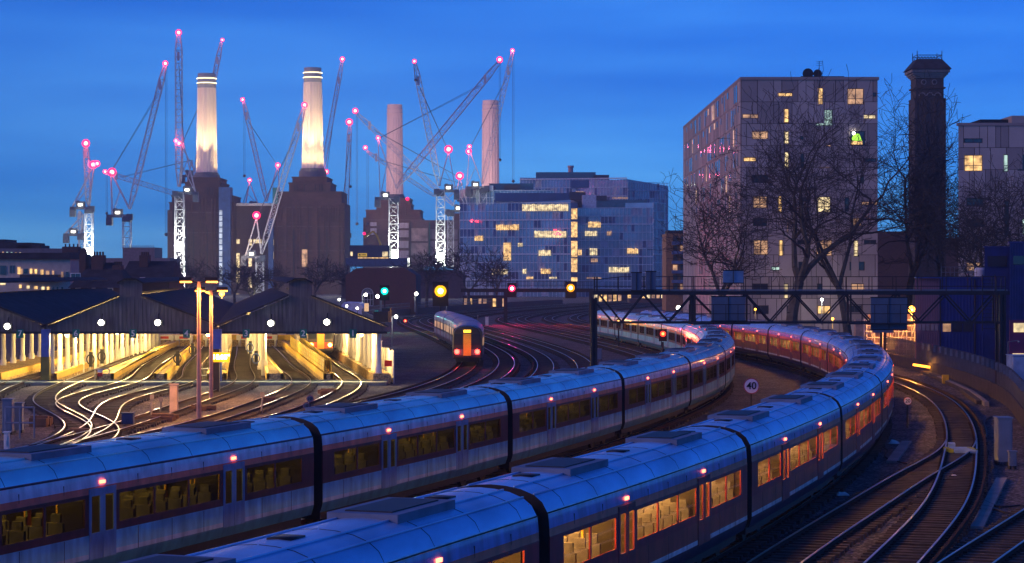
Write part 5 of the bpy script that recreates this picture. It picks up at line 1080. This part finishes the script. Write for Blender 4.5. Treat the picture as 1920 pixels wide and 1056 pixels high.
# ------------------------------------------------------------------ brick water tower
d = 422; wt = thing('water_tower', 'tall slender brick tower with flared slate cap and iron cresting', 'tower', (XU(1744, d), d + 3, -.3)); M_wt = brick('tower_brick', (.065, .05, .048), (.05, .042, .04), (.05, .045, .04), .9)
hw = XU(1773, d) - XU(1744, d); cx = XU(1744, d); cy = d + hw
def sq(m, h, z0, z1): m.box(cx - h, cx + h, cy - h, cy + h, z0, z1)
m = MB(); sq(m, hw, -.3, ZV(184, d)); sq(m, hw * .90, ZV(184, d), ZV(146, d)); sq(m, hw * 1.02, ZV(187, d), ZV(184, d)); sq(m, hw * 1.0, ZV(166, d), ZV(163, d))
for i in range(4):
    for s in (-1, 1): m.box(cx + (-1 + i * 2 / 3) * hw * .93 - .25, cx + (-1 + i * 2 / 3) * hw * .93 + .25, cy + s * hw - .2, cy + s * hw + .2, -.3, ZV(190, d))
m.build('shaft', M_wt, wt)
m = MB()
for k, (h, v0, v1) in enumerate(((.96, 146, 143), (1.05, 143, 140), (1.14, 140, 136), (1.24, 136, 131))): sq(m, hw * h, ZV(v0, d), ZV(v1, d) - .001)
for i in range(12): m.box(cx - hw * 1.2 + i * hw * .21, cx - hw * 1.2 + i * hw * .21 + .25, cy - hw * 1.3, cy - hw * 1.24, ZV(136, d), ZV(132, d))
m.build('cornice', M_conc, wt)
m = MB()
a, b = hw * 1.34, hw * .80; z0, z1 = ZV(130, d), ZV(110, d); m.add([(cx + s * a, cy + t * a, z0) for s, t in ((-1, -1), (1, -1), (1, 1), (-1, 1))] + [(cx + s * b, cy + t * b, z1) for s, t in ((-1, -1), (1, -1), (1, 1), (-1, 1))], [(0, 3, 2, 1), (4, 5, 6, 7), (0, 1, 5, 4), (1, 2, 6, 5), (2, 3, 7, 6), (3, 0, 4, 7)]); m.build('cap_roof', M_roof, wt)
m = MB(); zt = ZV(102.5, d)
for s in (-1, 1):
    m.tube((cx - b, cy + s * b, zt), (cx + b, cy + s * b, zt), .07); m.tube((cx + s * b, cy - b, zt), (cx + s * b, cy + b, zt), .07)
    for i in range(9):
        x = cx - b + i * b / 4; m.tube((x, cy + s * b, z1), (x + (b / 4 if i < 8 else 0), cy + s * b, zt), .05); m.tube((x, cy + s * b, zt), (x + (b / 4 if i < 8 else 0), cy + s * b, z1), .05)
    for t in (-1, 1): m.tube((cx + s * b, cy + t * b, z1), (cx + s * b, cy + t * b, zt + .8), .09)
m.build('cresting', M_dark, wt)
for u in (1732, 1752):
    p = P(u, 154, cy - hw * .9 - .05); m = MB(); m.disc((p.x, p.y - .06, p.z), .55, .1, 20); o = m.build('round_window', M_conc, wt); m = MB(); m.disc((p.x, p.y - .09, p.z), .36, .03, 20); m.build('pane', M_dark, o)
for i in range(3):
    p = P(1729 + i * 14.5, 180, cy - hw); m = MB(); n = 10
    for k in range(n): a0, a1 = math.pi * k / n, math.pi * (k + 1) / n; m.tube((p.x + .62 * math.cos(a0), p.y - .15, p.z + .62 * math.sin(a0)), (p.x + .62 * math.cos(a1), p.y - .15, p.z + .62 * math.sin(a1)), .13)
    m.build('arch', M_conc, wt)
# low dark brick hall behind the trees
m = MB(); m.uvbox(1640, 1800, 446, 600, 440, 30); m.uvbox(1640, 1720, 434, 446, 444, 20); solo(m, 'pumping_station', M_brickd, 'long dark brick hall at the foot of the water tower', 'brick hall')

# ------------------------------------------------------------------ blue depot and orange lit yard at the right
d = 196; r = thing('depot_building', 'dark blue depot with end wall coloured as if lit magenta', 'depot', (XU(1800, d), d, -.3))
m = MB(); m.fanbox(1761, 1915, 521, 702, d, 20); m.build('blue_wall', mat('blue_cladding', (.012, .035, .22), .5, var=.15, scale=.5), r)
m = MB(); m.fanbox(1716, 1760.6, 521, 702, d + .3, 20); m.build('pale_wall', mat('rose_lit_wall', (.32, .17, .20), .7, var=.15, scale=.3), r)  # magenta light on this wall is put into its base colour
m = MB(); [m.uvbox(1762 + i * 6.2, 1762.7 + i * 6.2, 522, 604, d - .06, .055) for i in range(24)]; [m.uvbox(1762 + i * 6.2, 1762.7 + i * 6.2, 625, 702, d - .06, .055) for i in range(24)]; m.uvbox(1716, 1915, 519, 522, d - .12, .4); m.build('cladding_rib', mat('rib_blue', (.02, .05, .22), .5), r)
m = MB(); m.tube(P(1763, 524, d - .1), P(1763, 700, d - .1), .06, n=6); m.tube(P(1828, 524, d - .1), P(1828, 700, d - .1), .06, n=6); m.build('downpipe', M_dark, r)
m = MB(); [m.uvbox(1717 + i * 4.4, 1717.6 + i * 4.4, 523, 606, d + .24, .055) for i in range(10)]; [m.uvbox(1717 + i * 4.4, 1717.6 + i * 4.4, 624, 702, d + .24, .055) for i in range(10)]; m.build('cladding_rib', mat('rose_lit_rib', (.22, .11, .13), .7), r)  # ribs carry the same painted magenta light
for (u0, u1, c) in ((1768, 1783, 4), (1786, 1804, 0), (1806, 1824, 0)): m = MB(); m.uvbox(u0, u1, 607, 622, d - .1, .08); m.build('window', M_glass if c == 0 else M_warmdim, r)
m = MB(); [m.uvbox(1721 + i * 8, 1727 + i * 8, 608, 620, d + .15, .1) for i in range(5)]; m.build('louvre_window', mat('louvre', (.3, .26, .26)), r)
r = thing('depot_building', 'taller navy depot at the right edge with two lit windows', 'depot', (XU(1890, 172), 172, -.3)); d = 172
m = MB(); m.fanbox(1893, 1990, 456, 720, d, 30); m.fanbox(1846, 1893, 464, 720, d + 6, 20); m.build('wall', mat('navy_cladding', (.01, .02, .13), .5), r)
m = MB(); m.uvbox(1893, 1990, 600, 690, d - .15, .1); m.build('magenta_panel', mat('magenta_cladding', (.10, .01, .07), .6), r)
m = MB(); [m.uvbox(1894 + i * 5, 1894.6 + i * 5, 458, 598, d - .06, .055) for i in range(19)]; m.uvbox(1892, 1990, 453, 456, d - .1, .4); m.uvbox(1845, 1893, 462, 464, d + 5.9, .4); m.build('cladding_rib', mat('rib_navy', (.02, .03, .16), .5), r)
for (u0, u1, v0, v1) in ((1901, 1920, 606, 623), (1899, 1925, 663, 675)): m = MB(); m.uvbox(u0, u1, v0, v1, d - .25, .08); m.build('window', M_pale, r)
for (u0, u1, v0, v1) in ((1852, 1888, 480, 500), (1900, 1925, 480, 496)): m = MB(); m.uvbox(u0, u1, v0, v1, (d + 5.9) if u0 < 1890 else d - .1, .08); m.build('window', M_glass, r)
for i, (u, w, lb) in enumerate(((1838, 11, 'larger pale water tank on the depot roof'), (1861, 6, 'smaller pale water tank on the depot roof'))):
    p = P(u, 521, 199); m = MB(); m.lathe((p.x, p.y, p.z), [(w / F * 199, 0, 0), (w / F * 199, .75, 0), (w / F * 199 * .7, .95, 0)], 18); solo(m, 'water_tank', mat('tank_grey', (.42, .45, .5)), lb, 'water tank', 'rooftop water tanks')
m = MB()
for z in (.5, 1.0): m.tube((XU(1765, 197), 197, ZV(521, 197) + z), (XU(1832, 197), 197, ZV(521, 197) + z), .03)
for i in range(9): u = 1765 + i * 8.3; m.tube((XU(u, 197), 197, ZV(521, 197)), (XU(u, 197), 197, ZV(521, 197) + 1), .03)
solo(m, 'roof_railing', M_grey, 'thin roof railing on the blue depot', 'railing')
r = thing('scaffold', 'orange lit scaffold bay behind the fence', 'scaffold', (XU(1680, 212), 212, -.3)); m = MB(); d = 212
for u in range(1625, 1716, 15): 
    for y in (d, d + 1.5): m.tube((XU(u, d), y, -.3), (XU(u, d), y, ZV(598, d)), .05)
for v in range(600, 680, 11):
    for y in (d, d + 1.5): m.tube((XU(1625, d), y, ZV(v, d)), (XU(1715, d), y, ZV(v, d)), .05)
for i in range(5): m.tube((XU(1625 + i * 18, d), d - .05, ZV(670, d)), (XU(1643 + i * 18, d), d - .05, ZV(610, d)), .04)
m.build('tube_frame', M_white, r); m = MB(); [m.box(XU(1625, d), XU(1715, d), d + .1, d + 1.4, ZV(v, d), ZV(v, d) + .05) for v in (655, 633, 611)]; m.build('deck', mat('scaffold_board', (.3, .2, .1)), r)
m = MB(); m.uvbox(1628, 1716, 590, 695, 216, 1); m.uvbox(1604, 1640, 600, 690, 225, 1); solo(m, 'yard_wall', mat('yard_wall', (.42, .30, .2), .9, var=.3), 'ochre yard wall behind the scaffold', 'wall')
street_light(1709, 690, 580, 'bright orange yard lamp left of the depot', M_sod_e, d=208, energy=3500, col=(1, .36, .05), r=.32)
m = MB(); p0, p1 = P(1713, 684, 190), P(1752, 690, 188); m.tube(p0, p1, .12); o = solo(m, 'strip_lamp', emit('strip_orange', (1, .30, .02), 6), 'long orange strip lamp low on the fence wall', 'strip lamp'); lamp('POINT', tuple((p0 + p1) / 2 + Vector((0, -.8, .4))), 70, (1, .38, .05), o, .3)
m = MB(); d = 185; 
for u in (1652, 1659): m.tube((XU(u, d), d, -.3), (XU(u, d), d, ZV(612, d)), .11, n=8)
r = thing('rail_signal', 'blue grey signal back on a twin post under the gantry', 'signal', (XU(1656, d), d, -.3)); m.build('post', M_dark, r); m = MB(); m.uvbox(1636, 1676, 604, 624, d - .3, .3); m.build('backplate', M_board, r)
m = MB(); p = P(1772, 711, 172); m.box(p.x - .25, p.x + .25, p.y - .3, p.y, p.z - .35, p.z + .35); solo(m, 'grit_box', M_yellow, 'small yellow box on the fence wall', 'box')
street_light(1890, 720, 641, 'unlit double arm lamp behind the fence', M_grey, arm=.8, d=165, energy=0, r=.12)
cabinet(1900, 1935, 668, 758, 'tall pale blue container at the right edge', 2, mat('container_blue', (.22, .33, .48)), 'container', False)

# ------------------------------------------------------------------ buildings at the left
d = 330; r = thing('apartment_house', 'cream apartment house with dark balcony at the left edge', 'apartment house', (XU(60, d), d, -.3))
m = MB(); m.uvbox(-40, 132, 486, 570, d, 14); m.build('wall', M_cream, r); m = MB(); m.uvbox(-40, 130, 474, 486, d + 1, 12); m.uvbox(-45, 134, 484, 486, d - .6, 14); m.build('roof', M_roof, r)
m = MB(); m.uvbox(37, 109, 515, 529, d - 1.8, 1.7); m.build('balcony', mat('balcony_dark', (.03, .025, .03), .5), r)
for (u, w, v0, v1, c) in [(18, 3, 498, 512, 0), (24, 3, 498, 512, 0), (33, 5, 501, 514, 1), (39, 3, 504, 514, 4), (45, 7, 504, 513, 0), (56, 4, 504, 513, 1), (61, 3, 504, 513, 4), (65, 4, 505, 513, 1), (76, 5, 506, 516, 1), (86, 6, 508, 517, 4), (98, 3, 508, 517, 4), (115, 4, 510, 525, 4), (123, 5, 510, 525, 0), (0, 11, 498, 515, 0), (36, 4, 534, 540, 1), (50, 5, 536, 541, 2), (64, 6, 537, 542, 1), (78, 5, 538, 543, 2), (88, 4, 538, 544, 1), (98, 3, 538, 546, 0), (106, 3, 538, 546, 0), (115, 3, 538, 548, 0), (0, 10, 531, 534, 2)]:
    m = MB(); m.uvbox(u, u + w, v0, v1, d - .12, .1); m.build('window', [M_glass, M_warm, M_pale, M_cool, M_warmdim][c], r)
d = 430; r = thing('terrace_building', 'long flat roofed terrace behind the cream house', 'building', (XU(70, d), d, -.3)); m = MB(); m.uvbox(-40, 118, 466, 560, d, 12); m.build('wall', mat('terrace_grey', (.15, .14, .15), .8), r)
m = MB(); m.uvbox(-40, 60, 455, 468, d + 1, 12); m.uvbox(-40, 10, 449, 456, d + 2, 10); m.uvbox(30, 77, 460, 468, d + 1, 8); m.build('roof_storey', M_roof, r)
for i in range(14): m = MB(); m.uvbox(4 + i * 8, 7 + i * 8, 472 + i * .4, 481, d - .1, .08); m.build('window', M_cool if i in (1, 2) else M_pale if i % 5 == 4 else M_warmdim, r)
def house(label, u0, u1, ve, vr, d, dep, wins, stacks, ridge='x', m_=M_brickd, gable=None):
    r = thing('brick_house', label, 'house', (XU((u0 + u1) / 2, d), d, -.3), 'brick houses above the sheds'); m = MB(); x0, x1, ze, zr = XU(u0, d), XU(u1, d), ZV(ve, d), ZV(vr, d); m.box(x0, x1, d, d + dep, -.3, ze)
    if ridge == 'y': m.prism([(x0, ze + .001), (x1, ze + .001), ((x0 + x1) / 2, zr)], d, d + dep)
    m.build('wall', m_, r); m = MB()
    if ridge == 'x':
        h = .25 * (x1 - x0) if gable is None else gable; m.add([(x0 - .3, d - .4, ze), (x1 + .3, d - .4, ze), (x1 + .3, d + dep + .4, ze), (x0 - .3, d + dep + .4, ze), (x0 + h, d + dep / 2, zr), (x1 - h, d + dep / 2, zr)], [(0, 3, 2, 1), (0, 1, 5, 4), (2, 3, 4, 5), (1, 2, 5), (3, 0, 4)])
    else:
        c = (x0 + x1) / 2
        for a in (x0 - .4, x1 + .4): m.add([(a, d - .3, ze - .2), (c, d - .3, zr + .05), (c, d + dep, zr + .05), (a, d + dep, ze - .2), (a, d - .3, ze + .05), (c, d - .3, zr + .3), (c, d + dep, zr + .3), (a, d + dep, ze + .05)], [(0, 1, 2, 3), (4, 5, 6, 7), (0, 1, 5, 4), (2, 3, 7, 6), (3, 0, 4, 7)])
    rf = m.build('roof', M_roof, r)
    for (u, w, vt) in stacks:
        m = MB(); m.box(XU(u, d), XU(u + w, d), d + dep * .35, d + dep * .55, ze, ZV(vt, d)); [m.tube((XU(u + w * (i + .5) / 4, d), d + dep * .45, ZV(vt, d)), (XU(u + w * (i + .5) / 4, d), d + dep * .45, ZV(vt, d) + .5), .15, n=7) for i in range(4)]; m.build('chimney', M_brickd, rf)
    for (a, b, v0, v1) in wins:
        m = MB(); m.uvbox(a, b, v0, v1, d - .08, .06); w = m.build('window', M_white, r); m = MB(); n = 2; m.uvbox(a + 1.2, (a + b) / 2 - .4, v0 + 1.2, v1 - 1.2, d - .12, .03); m.uvbox((a + b) / 2 + .4, b - 1.2, v0 + 1.2, v1 - 1.2, d - .12, .03); m.build('pane', M_glass, w)
house('wide brick house with dormer and three white windows', 132, 232, 540, 492, 300, 12, [(141, 152, 540, 551), (164, 179, 540, 552), (197, 212, 540, 552), (132, 151, 512, 523)], [(160, 22, 478), (137, 12, 475), (200, 16, 497)])
house('dark brick house with plain gable wall and tiny lit window', 225, 317, 530, 489, 310, 14, [(262, 272, 520, 528)], [(250, 16, 478)], 'x', gable=.1)
house('dark brick house with tall chimney stack behind the cream house', 106, 150, 480, 470, 380, 12, [], [(107, 31, 462), (140, 10, 470)])
m = MB(); m.uvbox(230, 290, 464, 560, 640, 14); m.uvbox(186, 318, 484, 560, 636, 20); [m.tube(P(232 + i * 3.5, 464, 641), P(232 + i * 3.5, 460.5, 641), .07, n=4) for i in range(17)]; m.tube(P(232, 461.5, 641), P(289, 461.5, 641), .08)
solo(m, 'concrete_building', mat('raw_concrete', (.24, .17, .15), .85), 'bare concrete core under construction beneath the white crane', 'concrete building')
# brick engine house with arched window, tent, sheds in the middle distance
d = 470; r = thing('engine_house', 'brick engine house with tall arched window', 'brick hall', (XU(700, d), d, -.3)); m = MB(); m.uvbox(648, 780, 516, 600, d, 25); m.prism([(XU(648, d), ZV(516, d)), (XU(780, d), ZV(516, d)), (XU(760, d), ZV(503, d)), (XU(668, d), ZV(503, d))], d + .2, d + 24); m.build('wall', brick('engine_brick', (.16, .06, .045), (.12, .05, .04), (.1, .07, .06), 1.2), r)
x, z = XU(689, d), ZV(551, d); m = MB(); ww = 1.25; m.box(x - ww, x + ww, d - .1, d - .05, z - 2.6, z); m.tube((x, d - .1, z), (x, d - .05, z), ww, n=24); w = m.build('arched_window', M_glass, r)
m = MB(); [m.box(x - ww + i * ww / 2 - .04, x - ww + i * ww / 2 + .04, d - .16, d - .12, z - 2.6, z) for i in range(5)]; [m.box(x - ww, x + ww, d - .16, d - .115, z - k - .04, z - k + .04) for k in (0, 1.3, 2.6)]
for k in range(12): a0, a1 = math.pi * k / 12, math.pi * (k + 1) / 12; m.tube((x + ww * math.cos(a0), d - .14, z + ww * math.sin(a0)), (x + ww * math.cos(a1), d - .14, z + ww * math.sin(a1)), .06); m.tube((x, d - .14, z), (x + ww * math.cos(a0), d - .14, z + ww * math.sin(a0)), .03)
m.build('glazing_bar', M_white, w)
m = MB(); d = 400; m.prism([(XU(640, d), ZV(590, d)), (XU(681, d), ZV(590, d)), (XU(681, d), ZV(576, d)), (XU(672, d), ZV(568, d)), (XU(645, d), ZV(567, d)), (XU(640, d), ZV(572, d))], d, d + 12); solo(m, 'marquee', mat('tent_white', (.5, .55, .72), .6), 'pale blue white marquee roof right of the number 1 shed', 'marquee')
m = MB(); m.uvbox(683, 690, 569, 584, 398, 2); solo(m, 'lit_kiosk', emit('kiosk_lit', (1, .6, .3), .6), 'small lit kiosk beside the pale marquee', 'kiosk')
m = MB(); m.uvbox(700, 728, 584, 604, 300, 5); m.uvbox(716, 731, 578, 604, 303, 4); solo(m, 'equipment_hut', M_dark, 'black equipment hut under the green signal', 'hut')
d = 620; m = MB(); m.uvbox(640, 870, 520, 560, d, 20); m.prism([(XU(720, d), ZV(520, d)), (XU(880, d), ZV(520, d)), (XU(850, d), ZV(506, d)), (XU(790, d), ZV(506, d))], d, d + 20); solo(m, 'warehouse', mat('warehouse_dark', (.07, .05, .06), .85), 'long low warehouse behind the green and amber signals', 'warehouse')
for i, (u0, u1, v0, v1, dd, c, lb) in enumerate(((868, 950, 560, 581, 560, 1, 'lit ground floor shopfront behind the railing'), (1112, 1250, 548, 575, 700, 0, 'low row of shops under the glass block'))):
    r = thing('shop_row', lb, 'shops', (XU((u0 + u1) / 2, dd), dd, -.3)); m = MB(); m.uvbox(u0, u1, v0 - 6, v1 + 10, dd, 8); m.build('wall', M_dark, r)
    n = int((u1 - u0) / 9)
    for k in range(n): m = MB(); m.uvbox(u0 + 2 + k * 9, u0 + 8 + k * 9, v0, v1 - 6, dd - .15, .1); m.build('window', rg.choice((M_warm, M_warmdim, M_pale, M_glass)), r)
m = MB(); m.uvbox(1180, 1420, 560, 585, 640, 12); solo(m, 'embankment_wall', M_brickd, 'long dark wall between the glass block and the concrete tower', 'wall')

# ------------------------------------------------------------------ evening haze
m = MB(); m.box(-700, 700, -40, 1260, -1.4, 118); hz = m.build('haze', M_dark); tag(hz, kind='stuff')
hm = bpy.data.materials.new('haze'); hm.use_nodes = True; hm.node_tree.nodes.clear(); o_ = hm.node_tree.nodes.new("ShaderNodeOutputMaterial"); v_ = hm.node_tree.nodes.new("ShaderNodeVolumePrincipled")
v_.inputs['Density'].default_value = .00022; v_.inputs['Color'].default_value = (.78, .82, .95, 1); hm.node_tree.links.new(v_.outputs[0], o_.inputs['Volume']); hz.data.materials[0] = hm
